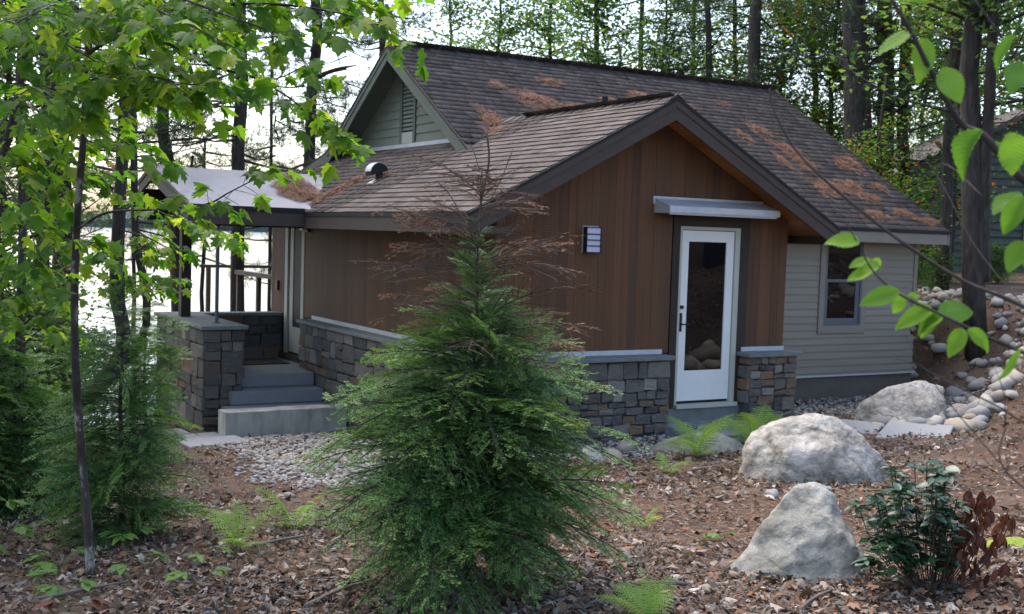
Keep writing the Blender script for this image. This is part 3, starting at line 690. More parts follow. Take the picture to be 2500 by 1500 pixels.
# ---- main house : clapboard wall on the right
wallC = group_node('clapboard_wall', cabin)
MB().box(4.22, XRR-.02, YC+.02, YC+.14, -.5, 2.2).build('sheathing', MT['dark'], wallC)
MB().box(XRR-.12, XRR-.021, YC+.141, 8.8, -.5, 2.2).build('end_wall', MT['taupe'], wallC)
WX0, WX1, WZ0, WZ1 = 6.46, 7.18, .77, 1.99
def clap(x0, x1, y0, z0, h_, parent, mat, name='clapboard'):
    P = [(x0, y0+.018, z0), (x0, y0-.004, z0), (x0, y0-.002+.012, z0+h_+.012), (x0, y0+.018, z0+h_+.012)]
    return MB().prism(P, (x1-x0, 0, 0)).build(name, mat, parent)
z = .055; hcl = .105
while z < 2.1:
    for (a, b) in ((4.22, WX0-.125), (WX1+.125, XRR-.075)):
        if z+hcl < WZ0-.13 or z > 2.06: continue
        clap(a, b, YC, z, hcl, wallC, MT['taupe'])
    if z+hcl < WZ0-.13: clap(4.22, XRR-.0, YC, z, hcl, wallC, MT['taupe'])
    if z < WZ0-.13 < z+hcl: clap(WX0-.124, WX1+.124, YC, z, WZ0-.131-z-.012, wallC, MT['taupe'])
    z += hcl
MB().box(XRR-.073, XRR, YC-.012, YC+.018, .66, 2.16).build('corner_board', MT['taupe_trim'], wallC)
MB().box(4.3, XRR+.03, YC-.03, YC+.018, .012, .05).build('water_table', MT['taupe_trim'], wallC)
MB().box(4.3, XRR+.035, YC-.045, YC-.031, .004, .028).build('drip_flashing', MT['metal'], wallC)
MB().box(4.2, XRR-.01, YC-.005, YC+.018, -.6, .003).build('foundation', MT['foundation'], wallC)
win = MB().box(WX0-.12, WX0-.02, YC-.02, YC+.02, WZ0-.13, 2.12).box(WX1+.02, WX1+.12, YC-.02, YC+.02, WZ0-.13, 2.12).box(WX0-.019, WX1+.019, YC-.02, YC+.02, WZ0-.13, WZ0-.02).build('window', MT['taupe_trim'], wallC)
MT['sash'] = material('slate_sash', [(.3, (.105, .115, .135)), (.7, (.13, .14, .16))], scale=4, rough=.5, bump=0)
MB().box(WX0-.019, WX0+.012, YC-.015, YC+.02, WZ0-.019, 2.1).box(WX1-.012, WX1+.019, YC-.015, YC+.02, WZ0-.019, 2.1).box(WX0+.0125, WX1-.0125, YC-.015, YC+.02, WZ0-.019, WZ0+.01).build('frame', MT['sash'], win)
zmid = 1.39
MB().box(WX0+.013, WX0+.035, YC-.004, YC+.019, zmid, 2.1).box(WX1-.035, WX1-.013, YC-.004, YC+.019, zmid, 2.1).box(WX0+.0355, WX1-.0355, YC-.004, YC+.019, zmid, zmid+.045).build('upper_sash', MT['sash'], win)
MB().box(WX0+.013, WX0+.06, YC+.004, YC+.019, WZ0+.011, zmid-.001).box(WX1-.09, WX1-.013, YC+.004, YC+.019, WZ0+.011, zmid-.001).box(WX0+.0605, WX1-.0905, YC+.004, YC+.019, WZ0+.011, WZ0+.09).build('lower_sash', MT['sash'], win)
MB().box(WX0+.034, WX1-.034, YC+.008, YC+.012, zmid+.044, 2.1).build('pane', MT['glass'], win)
MB().box(WX0+.059, WX1-.089, YC+.0125, YC+.0165, WZ0+.089, zmid-.002).build('pane', MT['glass'], win)
MB().box(EXR+.003, XB-.05, YE-.002, YE+.028, ZM-.19, ZM-.032).build('fascia', MT['taupe_trim'], mroof)
MB().box(EXR+.003, XB, YE-.014, YE-.003, ZM-.035, ZM+.004).build('drip_edge', MT['dark'], mroof)
MB().box(EXR+.01, XB-.06, YE+.029, YC-.001, ZM-.12, ZM-.1).build('soffit_panel', MT['taupe_trim'], mroof)
# main right-hand rake (edge seen from inside only) and left rake
def rakey(x, y0, y1, name, mat, parent, dep0, dep1, th):
    zf = lambda yy: ZR-PM*abs(yy-YR)
    P = [(x, y0, zf(y0)-dep0), (x, y1, zf(y1)-dep0), (x, y1, zf(y1)-dep1), (x, y0, zf(y0)-dep1)]
    return MB().prism(P, (th, 0, 0)).build(name, mat, parent)
rakey(XB-.03, YE, YR, 'rake_board', MT['taupe_trim'], mroof, .032, .2, .03)
for (a, b) in ((2.60, YR-.0005), (YR+.0005, 7.6)):
    rakey(XM, a, b, 'rake_board', MT['olive'], mroof, .032, .225, .03)
    rakey(XM-.012, a, b, 'rake_trim', MT['olive'], mroof, .03, .10, .012)
    rakey(XM-.02, a, b, 'drip_edge', MT['dark'], mroof, -.006, .03, .03)
    rakey(XM+.031, a, b, 'rake_soffit', MT['olive'], mroof, .09, .105, .36)
MB().prism([(XM, 7.601, zk-.032), (XM, 9.6, zk-.48), (XM, 9.6, zk-.62), (XM, 7.601, zk-.225)], (.03, 0, 0)).build('rake_board', MT['olive'], mroof)
# olive gable wall over the wing roof
XG = 1.45
wallG = group_node('upper_gable_wall', cabin)
MB().prism([(XG+.02, 1.9, zm(1.9)-.1), (XG+.02, YR, ZR-.1), (XG+.02, 2*YR-1.9, zm(1.9)-.1)], (.1, 0, 0)).build('sheathing', MT['dark'], wallG)
zb = zw(XG)
VY0, VY1 = YR-.19, YR+.19
z = zb+.055; hg = .13
while z < ZR-.2:
    ya, yb_ = YE+(z+.1-ZM)/PM, 2*YR-(YE+(z+.1-ZM)/PM)
    for (a, b) in ((ya, VY0-.09), (VY1+.09, yb_)):
        if b-a < .05: continue
        top_a = YE+(z+hg+.1-ZM)/PM
        P = [(XG+.018, a, z), (XG-.006, a, z), (XG+.010, a, z+hg+.01), (XG+.018, a, z+hg+.01)]
        # board with raked end
        a2 = min(max(a, top_a), b) if a == ya else a
        b2 = max(min(b, 2*YR-top_a), a) if b == yb_ else b
        V = [(XG+.018, a, z), (XG-.006, a, z), (XG+.010, a2, z+hg+.01), (XG+.018, a2, z+hg+.01), (XG+.018, b, z), (XG-.006, b, z), (XG+.010, b2, z+hg+.01), (XG+.018, b2, z+hg+.01)]
        MB().add(V, [(0, 1, 2, 3), (4, 7, 6, 5), (0, 4, 5, 1), (1, 5, 6, 2), (2, 6, 7, 3), (3, 7, 4, 0)]).build('clapboard', MT['olive_siding'], wallG)
    z += hg
MB().box(XG-.015, XG+.018, 3.4, 7.2, zb-.02, zb+.05).build('base_flashing', MT['metal'], wallG)
lv = MB().box(XG-.02, XG+.018, VY0-.085, VY0-.003, zb+.055, ZR-.42).box(XG-.02, XG+.018, VY1+.003, VY1+.085, zb+.055, ZR-.42).build('louver_vent', MT['olive'], wallG)
for k in range(14):
    z = zb+.25+k*.062
    if z > ZR-.42: break
    MB().prism([(XG-.012, VY0, z), (XG-.008, VY0, z-.006), (XG+.016, VY0, z+.04), (XG+.012, VY0, z+.046)], (0, VY1-VY0, 0)).build('slat', MT['olive_siding'], lv)
MB().box(XG-.016, XG+.012, VY0, VY1, zb+.056, zb+.22).build('blank_panel', MT['cream'], lv)

# ---- roof vents
def on_left(x, y): return np.array([x, y, zw(x)])
rv = group_node('roof_vent', cabin)
m = MB(); vx, vy = .33, 3.75; vz = zw(vx)
m.tube([(vx, vy, vz-.02), (vx, vy, vz+.12)], .05, 12); m.build('vent_neck', MT['darkmetal'], rv)
m = MB()
pr = [(t, .14*math.sin(t)) for t in np.linspace(0, math.pi, 9)]
poly = [(vx-.03-.13*math.cos(t), vy-.09, vz+.1+.13*math.sin(t)) for t in np.linspace(-.35, math.pi*.92, 11)]
m.prism(poly, (0, .18, 0)); m.build('vent_hood', MT['dark'], rv)
poly = [(vx-.03-.137*math.cos(t), vy-.095, vz+.1+.137*math.sin(t)) for t in np.linspace(.1, math.pi*.6, 8)]+[(vx-.03-.131*math.cos(t), vy-.095, vz+.1+.131*math.sin(t)) for t in np.linspace(math.pi*.6, .1, 8)]
MB().prism(poly, (0, .19, 0)).build('vent_cap', MT['metal'], rv)
m = MB(); m.box(vx-.13, vx+.08, vy-.1, vy+.1, 0, .004); m.v = [(a, b, zw(a)+.022+c) for a, b, c in m.v]; m.build('vent_flange', MT['metal'], rv)
MB().tube([(4.18, 4.06, zm(4.06)-.05), (4.18, 4.06, zm(4.06)+.16)], .045, 14).build('plumbing_stack', MT['dark'], cabin)

# ---- porch
PY0, PYR, PY1, PXL = 4.15, 6.2, 6.95, -2.10
PZE, PZR = 2.19, 2.755
pz = lambda y: PZE+(PZR-PZE)*(y-PY0)/(PYR-PY0) if y <= PYR else PZR-(PZR-PZE)*(y-PYR)/(PYR-PY0)
proof = MB().prism([(PXL, PY0, pz(PY0)), (.55, PY0, pz(PY0)), (.55, PYR, PZR), (PXL, PYR, PZR)], (0, 0, -.03)).build('porch_roof', MT['membrane'], cabin)
MB().prism([(PXL, PYR+.001, PZR), (.75, PYR+.001, PZR), (.75, PY1, pz(PY1)), (PXL, PY1, pz(PY1))], (0, 0, -.03)).build('back_slope', MT['membrane'], proof)
MB().prism([(PXL+.0, PY0+.01, pz(PY0)+.004), (PXL+.16, PY0+.01, pz(PY0)+.004), (PXL+.16, PYR-.01, PZR+.003), (PXL, PYR-.01, PZR+.003)], (0, 0, .012)).build('edge_strip', MT['membrane'], proof)
for (a, b) in ((PY0, PYR-.0005), (PYR+.0005, PY1)):
    MB().prism([(PXL-.02, a, pz(a)-.0), (PXL-.02, b, pz(b)-.0), (PXL-.02, b, pz(b)-.2), (PXL-.02, a, pz(a)-.2)], (.04, 0, 0)).build('rake_board', MT['brown'], proof)
    MB().prism([(PXL-.032, a, pz(a)+.008), (PXL-.032, b, pz(b)+.008), (PXL-.032, b, pz(b)-.06), (PXL-.032, a, pz(a)-.06)], (.012, 0, 0)).build('rake_trim', MT['darkbrown'], proof)
MB().box(PXL-.03, EXL-.003, PY0-.012, PY0-.001, PZE-.06, PZE+.006).build('drip_edge', MT['dark'], proof)
MB().box(PXL+.021, EXL-.003, PY0, PY0+.03, PZE-.24, PZE-.031).build('fascia', MT['brown'], proof)
MB().box(PXL+.2, EXL+.6, PY0+.3, PY0+.45, PZE-.26, PZE+.03).build('beam', MT['darkbrown'], proof)
MB().box(-1.72, -1.56, PY0+.46, 6.8, PZE-.2, PZE-.0).build('side_beam', MT['darkbrown'], proof)
MB().box(PXL+.03, XL, 6.85, 6.93, PZE-.2, PZE+.25).build('back_beam', MT['darkbrown'], proof)
MB().prism([(PXL+.025, PY0+.04, pz(PY0+.04)-.05), (XL, PY0+.04, pz(PY0+.04)-.05), (XL, PYR, PZR-.05), (PXL+.025, PYR, PZR-.05)], (0, 0, -.02)).build('ceiling', MT['cedar_soffit'], proof)
# low stone walls of the porch
pw = group_node('porch_wall', cabin)
A0, A1, B0, B1 = -1.80, -1.27, 4.46, 7.0
MB().box(A0+.03, A1-.03, B0+.03, B1-.03, -1.9, ZC-.052).build('mortar_bed', MT['mortar'], pw)
stones(pw, (A0, B0, -.85), (1, 0, 0), (0, 0, 1), A1-A0, ZC-.05+.85, 31, wmax=.27, hmax=.19)
stones(pw, (A0, B1, -1.2), (0, -1, 0), (0, 0, 1), B1-B0, ZC-.05+1.2, 32, wmax=.45, hmax=.26)
stones(pw, (A1, B0, -.12), (0, 1, 0), (0, 0, 1), B1-B0, ZC-.05+.12, 33, wmax=.5, hmax=.28)
MB().box(A1-.029, XL+.019, 6.78, 6.97, -1.5, ZC-.052).build('mortar_bed', MT['mortar'], pw)
stones(pw, (A1, 6.75, -.12), (1, 0, 0), (0, 0, 1), XL-A1, ZC-.05+.12, 34, wmax=.42, hmax=.26)
coping('porch_cap', A0-.05, A1+.05, B0-.06, B1+.05)
coping('porch_cap', A1+.051, XL-.001, 6.70, 7.02)
MB().box(-1.70, -1.56, 6.05, 6.2, ZC, PZE-.1).build('porch_post', MT['darkbrown'], cabin)
MB().tube([(-1.50, 4.95, ZC), (-1.50, 4.95, PZE+.1)], .026, 12).tube([(-1.50, 4.95, ZC), (-1.50, 4.95, ZC+.012)], .06, 12).build('steel_pole', MT['steel'], cabin)
# porch floor and granite steps
MB().box(A1-.03, XL+.0, 5.07, 6.78, -.32, -.092).build('porch_floor', MT['granite'], cabin)
def bev(name, x0, x1, y0, y1, z0, z1, mat, parent, off=.012, rough=0, seed=0):
    bm = bmesh.new(); bmesh.ops.create_cube(bm, size=1)
    for v in bm.verts: v.co = Vector(((x0+x1)/2+v.co.x*(x1-x0), (y0+y1)/2+v.co.y*(y1-y0), (z0+z1)/2+v.co.z*(z1-z0)))
    if rough:
        bmesh.ops.subdivide_edges(bm, edges=bm.edges[:], cuts=14, use_grid_fill=True)
        for v in bm.verts: v.co += noise.noise_vector(v.co*6+Vector((seed, 0, 0)))*rough
    else: bmesh.ops.bevel(bm, geom=bm.edges[:], offset=off, segments=2, affect='EDGES')
    me = bpy.data.meshes.new(name); bm.to_mesh(me); bm.free(); return obj(name, me, mat, parent)
bev('granite_step', A1+.01, SX-.03, 4.70, 5.068, -.27, -.092, MT['granite'], cabin)
bev('granite_step', -1.47, SX-.03, 4.33, 4.72, -.45, -.272, MT['granite'], cabin)
bev('landing_slab', -1.6, SX-.03, 3.77, 4.36, -.55, -.455, MT['granite'], cabin)
tag(bev('door_mat', -.85, -.15, 5.75, 6.45, -.09, -.075, MT['mat_brown'], None), 'dark brown doormat on the porch floor at the side door', 'doormat')
tag(bev('concrete_wall', -1.80, SX-.04, 3.45, 3.755, -1.2, -.40, MT['concrete'], None, rough=.008, seed=3), 'low weathered concrete wall below the porch steps', 'wall')
# entry stoop
tag(bev('stone_stoop', 2.25, 3.45, -.95, -.06, -.5, -.21, MT['granite'], None, rough=.014, seed=9), 'rough granite stoop slab in front of the white glass door', 'stoop')
tag(bev('striped_rug', 2.45, 3.3, -.62, -.16, -.207, -.19, MT['rug'], None, off=.004), 'dark blue and white striped rug on the stoop', 'rug')

# ---- deck railing behind the porch
rail = thing('deck_railing', (.12, 8.3, -.4), 'brown wooden deck railing seen through the porch opening', 'railing')
MB().box(.07, .17, 7.3, 9.35, 1.09, 1.16).build('top_rail', MT['rail'], rail)
for yy in (8.1, 9.2): MB().box(.085, .155, yy, yy+.08, -.4, 1.089).build('post', MT['rail'], rail)
MB().box(.171, 3.4, 11.9, 12.0, 1.1, 1.16).build('top_rail', MT['rail'], rail)
MB().box(.3, .38, 11.9, 11.98, -.4, 1.099).build('post', MT['rail'], rail)
MB().box(.0, 3.5, 7.3, 12.05, -.5, -.4).build('deck', MT['rail'], rail)
# ------------------------------------------------------------------ foliage building blocks
def leafR(d, zu):
    y = np.asarray(d, float); y = y/(np.linalg.norm(y)+1e-9)
    z = np.asarray(zu, float); z = z-y*(z@y); n = np.linalg.norm(z)
    if n < 1e-5: z = np.cross(y, (1, .3, 0)); n = np.linalg.norm(z)
    z /= n; return np.stack([np.cross(y, z), y, z], 1)

def maple_leaf(fold, droop, seed):
    r = random.Random(seed)
    half = [(0, 0), (.10, -.07), (.22, -.06), (.42, .02), (.36, .12), (.30, .2), (.46, .27), (.66, .50), (.50, .49), (.40, .50), (.25, .50), (.27, .62), (.33, .76), (.20, .77), (.12, .86), (0, 1.08)]
    half = [(x*r.uniform(.94, 1.06), y*r.uniform(.96, 1.04)) for x, y in half]
    half[0] = (0, 0); half[-1] = (0, 1.06)
    out = half+[(-x, y) for x, y in half[-2:0:-1]]
    z = lambda x, y: -fold*abs(x)+.12*math.sin(5*x+seed)*abs(x)-droop*max(0, y-.25)**2+.02
    V = [(0, .3, z(0, .3)+.02)]+[(x, y, z(x, y)) for x, y in out]; n = len(out)
    Fc = [(0, 1+i, 1+(i+1) % n) for i in range(n)]
    return np.array(V), np.array(Fc)
MAPLE = [maple_leaf(.25, .15, 1), maple_leaf(-.12, .4, 2), maple_leaf(.45, .3, 3)]
def to_mesh(name, base, mat, smooth=False):
    me = mesh_np(name, base[0], base[1], None, smooth); me.materials.append(mat); return me
MAPLE_ME = [to_mesh('maple_leaf', b, MT['maple'], True) for b in MAPLE]
MAPLE_RED = [to_mesh('maple_leaf_red', b, MT['rust_leaf'], True) for b in MAPLE]

def ovate(seed, wid=.32, fold=.25, droop=.35, teeth=16):
    n = 24; V = []; r = random.Random(seed)
    for i in range(n+1):
        t = i/n; y = t
        w_ = wid*(math.sin(math.pi*t**.82)**.8) if 0 < t < 1 else 0
        w_ *= (1+.07*((i % 2)*2-1)); z0 = -droop*t*t*.5+.03*math.sin(7*t+seed)
        V += [(-w_, y, z0+fold*w_+.012*math.sin(i*2.1)), (-w_*.5, y, z0+fold*w_*.45), (0, y, z0), (w_*.5, y, z0+fold*w_*.45), (w_, y, z0+fold*w_+.012*math.sin(i*2.1+1))]
    Fc = []
    for i in range(n):
        for k in range(4): a = i*5+k; Fc.append((a, a+1, a+6, a+5))
    return np.array(V), np.array(Fc)
OV = [ovate(1), ovate(2, .30, .4, .6), ovate(3, .36, .15, .2), ovate(4, .3, .6, .5)]
OV_ME = [to_mesh('serrate_leaf', b, MT['ovate'], True) for b in OV]

def simple_leaf(w_=.28, fold=.2, droop=.3):
    ys_ = [0, .25, .55, .8, 1]; ws = [.03, .8, 1, .6, 0]; V = []
    for y, k in zip(ys_, ws): V += [(-w_*k, y, fold*w_*k-droop*y*y*.5), (0, y, -droop*y*y*.5), (w_*k, y, fold*w_*k-droop*y*y*.5)]
    Fc = []
    for i in range(4): Fc += [(i*3, i*3+1, i*3+4, i*3+3), (i*3+1, i*3+2, i*3+5, i*3+4)]
    return np.array(V, float), np.array(Fc)
SL = [simple_leaf(), simple_leaf(.24, .4, .5), simple_leaf(.3, .1, .2)]

def tree_tube(pts, r0, r1, n=8, wob=0, seed=0):
    m = MB(); k = len(pts); r = random.Random(seed)
    rad = [(r0+(r1-r0)*i/(k-1))*(1+r.uniform(-wob, wob)) for i in range(k)]
    return m.tube(pts, rad, n)

# ------------------------------------------------------------------ hemlocks
def quad_needles(P, D, Lg, W_, rng, nrm_=(0, 0, 1)):
    """rhombic needles at points P along D"""
    n = len(P); D = D/np.linalg.norm(D, axis=1)[:, None]
    N_ = np.array(nrm_)+rng.normal(0, .35, (n, 3)); S = np.cross(D, N_); S /= np.linalg.norm(S, axis=1)[:, None]+1e-9
    Lg = Lg[:, None]; A = P; B = P+D*Lg*.45+S*W_; Cc = P+D*Lg; E = P+D*Lg*.45-S*W_
    V = np.stack([A, B, Cc, E], 1).reshape(-1, 3)
    return V, np.arange(4*n).reshape(-1, 4)

def spray(seed, L_, dead=False, nl=.0155, nw=.0025, dens=1.15):
    rng = np.random.default_rng(seed); tw = MB()
    curve = lambda s: np.array([s, .03*math.sin(4*s+seed)*s, .10*s-(.42 if dead else .46)*s*s/L_])
    tang = lambda s: nrm(curve(s+.01)-curve(s-.01))
    ss_ = np.linspace(0, L_, 8); tw.tube([curve(s) for s in ss_], [(.0035 if dead else .006)*(1-s/L_)+.001 for s in ss_], 3, cap=False)
    segs = []   # needle carriers (a,b)
    segs.append((curve(L_*.5), curve(L_)))
    s, side = .1*L_, 1
    while s < L_*.98:
        p = curve(s); t = tang(s); l2 = (.44*L_*(1-s/L_)**.75+.03)*rng.uniform(.5, 1.2)
        ang = RAD(rng.uniform(42, 62)); lat = nrm(np.cross((0, 0, 1), t))*side
        d = nrm(t*math.cos(ang)+lat*math.sin(ang)+np.array([0, 0, rng.uniform(-.4, .22)]))
        q = lambda u: p+d*u+t*(.25*u*u/l2)+np.array([0, 0, -1.0])*(.55*u*u)
        us = np.linspace(0, l2, 4); tw.tube([q(u) for u in us], [.0022*(1-.6*u/l2) for u in us], 3, cap=False)
        segs.append((q(0.02), q(l2*.5))); segs.append((q(l2*.5), q(l2)))
        u, sd2 = .03, 1
        while u < l2*.97:
            pp_ = q(u); tt = nrm(q(u+.005)-q(u-.005)); l3 = min(.085 if dead else .042, (.5 if dead else .32)*(l2-u)+.012)*rng.uniform(.6, 1.2)
            la = nrm(np.cross((0, 0, 1), tt))*sd2; a3 = RAD(rng.uniform(38, 58))
            e = pp_+nrm(tt*math.cos(a3)+la*math.sin(a3)+np.array([0, 0, rng.uniform(-.25, .12)]))*l3
            if dead: tw.tube([pp_, (pp_+e)/2, e], .0011, 3, cap=False)
            segs.append((pp_, e)); u += rng.uniform(.013, .02)*(2.2 if dead else 1); sd2 = -sd2
        s += rng.uniform(.02, .032)*(L_/.6)**.5*(1.3 if dead else 1); side = -side
    P, D, RV = [], [], []
    for (a, b) in segs:
        if dead and rng.random() > .07+.25*(a[0] > .36): continue
        l_ = np.linalg.norm(b-a)
        if l_ < .004: continue
        n = max(2, int(l_/.0042*dens)); t_ = nrm(b-a); la = nrm(np.cross((0, 0, 1), t_)+1e-6)
        k = np.arange(n); f = (k+rng.uniform(0, 1, n))/n
        P.append(a+(b-a)*f[:, None]); sgn = np.where(k % 2, 1, -1)[:, None]
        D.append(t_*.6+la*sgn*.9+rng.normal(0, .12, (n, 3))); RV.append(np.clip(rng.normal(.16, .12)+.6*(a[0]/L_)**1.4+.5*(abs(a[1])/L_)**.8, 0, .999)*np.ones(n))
    P, D, RV = np.concatenate(P), np.concatenate(D), np.concatenate(RV)
    nv, nf = quad_needles(P, D, rng.uniform(.7, 1.15, len(P))*nl, nw, rng)
    tv, tf = np.array(tw.v), np.array(tw.f)
    me = mesh_np('hemlock_spray', np.concatenate([tv, nv]), np.concatenate([tf, nf+len(tv)]), np.concatenate([np.zeros(len(tv)), np.repeat(RV, 4)]))
    me.materials.append(MT['deadtwig'] if dead else MT['bark']); me.materials.append(MT['hemlock_dead'] if dead else MT['hemlock'])
    mi = np.concatenate([np.zeros(len(tf), np.int32), np.ones(len(nf), np.int32)]); me.polygons.foreach_set('material_index', mi)
    return me
SPR_L = .6
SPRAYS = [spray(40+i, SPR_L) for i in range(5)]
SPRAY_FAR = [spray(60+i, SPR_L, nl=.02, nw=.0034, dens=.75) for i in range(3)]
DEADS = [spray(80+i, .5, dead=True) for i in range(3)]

def hemlock(name, base, label, H_, prof, nb, seed, sprays, lean=(0, 0), group=None, up_bias=.25, z0=.1):
    base = np.array(base, float); rng = np.random.default_rng(seed)
    t = thing(name, base, label, 'tree', group)
    ax = lambda z: base+np.array([lean[0]*z, lean[1]*z, z])
    pts = [ax(z)+np.array([.012*math.sin(5*z), .012*math.cos(4*z), 0]) for z in np.linspace(-.05, H_, 10)]
    tree_tube(pts, .022, .003, 7, .05).build('trunk', MT['bark'], t, True)
    zs = np.array([p[0] for p in prof]); rs = np.array([p[1] for p in prof])
    # more branches low down, where the skirt is wide
    cdf_z = np.linspace(z0, H_*.985, 200); wgt = np.interp(cdf_z, zs, rs)**1.25+.03; cdf = np.cumsum(wgt); cdf /= cdf[-1]
    for k in range(nb):
        z = float(np.interp((k+.5)/nb, cdf, cdf_z)); az_ = k*2.39996+rng.normal(0, .25)
        R_ = float(np.interp(z, zs, rs))*rng.uniform(.5, 1.1)*(1+.16*math.sin(az_*3+z*5))
        el = up_bias+.5*(z/H_)**2-.24*(1-z/H_)+rng.normal(0, .15)
        d = np.array([math.cos(az_)*math.cos(el), math.sin(az_)*math.cos(el), math.sin(el)])
        s = max(.12, R_/SPR_L); zl = z-R_*.22*(1-z/H_)
        Rm = frame(d, np.array([0, 0, 1])+rng.normal(0, .45, 3))
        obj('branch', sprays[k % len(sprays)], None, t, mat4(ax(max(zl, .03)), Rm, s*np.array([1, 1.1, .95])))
    return t, ax

HB = (-3.11, -5.40, .005)
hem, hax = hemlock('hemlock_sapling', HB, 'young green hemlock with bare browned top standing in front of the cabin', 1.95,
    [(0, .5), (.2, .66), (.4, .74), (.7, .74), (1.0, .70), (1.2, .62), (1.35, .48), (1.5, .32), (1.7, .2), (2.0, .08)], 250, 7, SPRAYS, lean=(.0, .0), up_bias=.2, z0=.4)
# longer arms reaching right and left as in the photo
for k, (az_, z, L_, el) in enumerate([(-.35, .95, .92, .14), (-.75, .9, .85, .12), (-.2, 1.08, .8, .3), (2.5, 1.05, .78, .25), (2.75, .9, .85, .1), (2.2, 1.2, .65, .35), (-.5, 1.15, .62, .38), (-1.0, 1.0, .7, .15), (3.1, .75, .85, .0), (-.1, .7, .85, .02)]):
    d = np.array([math.cos(az_)*math.cos(el), math.sin(az_)*math.cos(el), math.sin(el)])
    obj('branch', SPRAYS[k % 5], None, hem, mat4(hax(z), frame(d, (0, 0, 1)), np.array([L_/SPR_L, L_/SPR_L*.75, L_/SPR_L*.8])))
r7 = random.Random(77)
for k in range(30):      # sparse live sprays up the leader
    z = 1.3+.62*(k/29); az_ = k*2.39996+r7.gauss(0, .3); L_ = (.46-.34*(k/29))*r7.uniform(.75, 1.15); el = .25+.5*(k/29)+r7.gauss(0, .12)
    d = np.array([math.cos(az_)*math.cos(el), math.sin(az_)*math.cos(el), math.sin(el)])
    obj('branch', SPRAYS[k % 5], None, hem, mat4(hax(z), frame(d, (r7.gauss(0, .3), r7.gauss(0, .3), 1)), L_/SPR_L*np.array([1, .6, .8])))
for k in range(58):
    z = r7.uniform(1.2, 2.2); L_ = r7.uniform(.3, .62)*(1.15-.45*max(0, z-1.6)/.6); az_ = r7.uniform(0, 2*math.pi) if k % 3 else r7.choice([-.5, 2.6])+r7.gauss(0, .35)
    el = r7.uniform(.1, .6)+.3*(z-1.3)
    d = np.array([math.cos(az_)*math.cos(el), math.sin(az_)*math.cos(el), math.sin(el)])
    obj('dead_branch', DEADS[k % 3], None, hem, mat4(hax(z)+np.array([.02, .02, 0]), frame(d, (r7.gauss(0, .3), r7.gauss(0, .3), 1)), L_/.5))
m = MB(); m.tube(smooth_path([hax(1.7), hax(2.05)+np.array([.02, .03, 0]), hax(2.3)+np.array([.05, 0, 0]), hax(2.48)+np.array([.04, .02, 0])]), .006, 5)
m.tube(smooth_path([hax(2.0), hax(2.2)+np.array([.1, -.03, 0]), hax(2.38)+np.array([.16, -.06, 0])]), .0035, 4)
m.tube(smooth_path([hax(1.85), hax(2.1)+np.array([-.12, .06, 0]), hax(2.2)+np.array([-.2, .1, 0])]), .003, 4)
m.tube(smooth_path([hax(2.25), hax(2.4)+np.array([-.05, .03, 0]), hax(2.42)+np.array([-.14, .06, 0])]), .0025, 4)
m.build('dead_leader', MT['deadtwig'], hem, True)
for k in range(7): # sprigs of live needles on the leader
    z = 1.62+k*.06; az_ = k*2.4
    d = np.array([math.cos(az_)*.8, math.sin(az_)*.8, .6]); obj('branch', SPRAYS[k % 5], None, hem, mat4(hax(z), frame(d, (0, 0, 1)), .2))

def gpt(x, y, dz=0): return (x, y, tz(x, y)+dz)
hemlock('hemlock_sapling', gpt(-4.38, -2.87), 'dark hemlock sapling behind the pale lichened stem at left', 2.0,
    [(0, .35), (.2, .56), (.5, .6), (.8, .54), (1.1, .42), (1.5, .28), (2.0, .05)], 150, 8, SPRAY_FAR, group='dark hemlocks at the left')
hemlock('hemlock_sapling', gpt(-5.05, -1.2), 'dark spreading hemlock at the left edge beyond the thin stems', 1.9,
    [(0, .5), (.2, .8), (.6, .9), (1.0, .7), (1.5, .35), (1.9, .05)], 140, 9, SPRAY_FAR, group='dark hemlocks at the left')
hemlock('hemlock_sapling', gpt(-3.3, 1.2), 'hemlock reaching its arms across the porch pier', 2.1,
    [(0, .35), (.3, .5), (.8, .55), (1.2, .5), (1.5, .34), (1.8, .18), (2.1, .04)], 80, 10, SPRAY_FAR, group='dark hemlocks at the left')

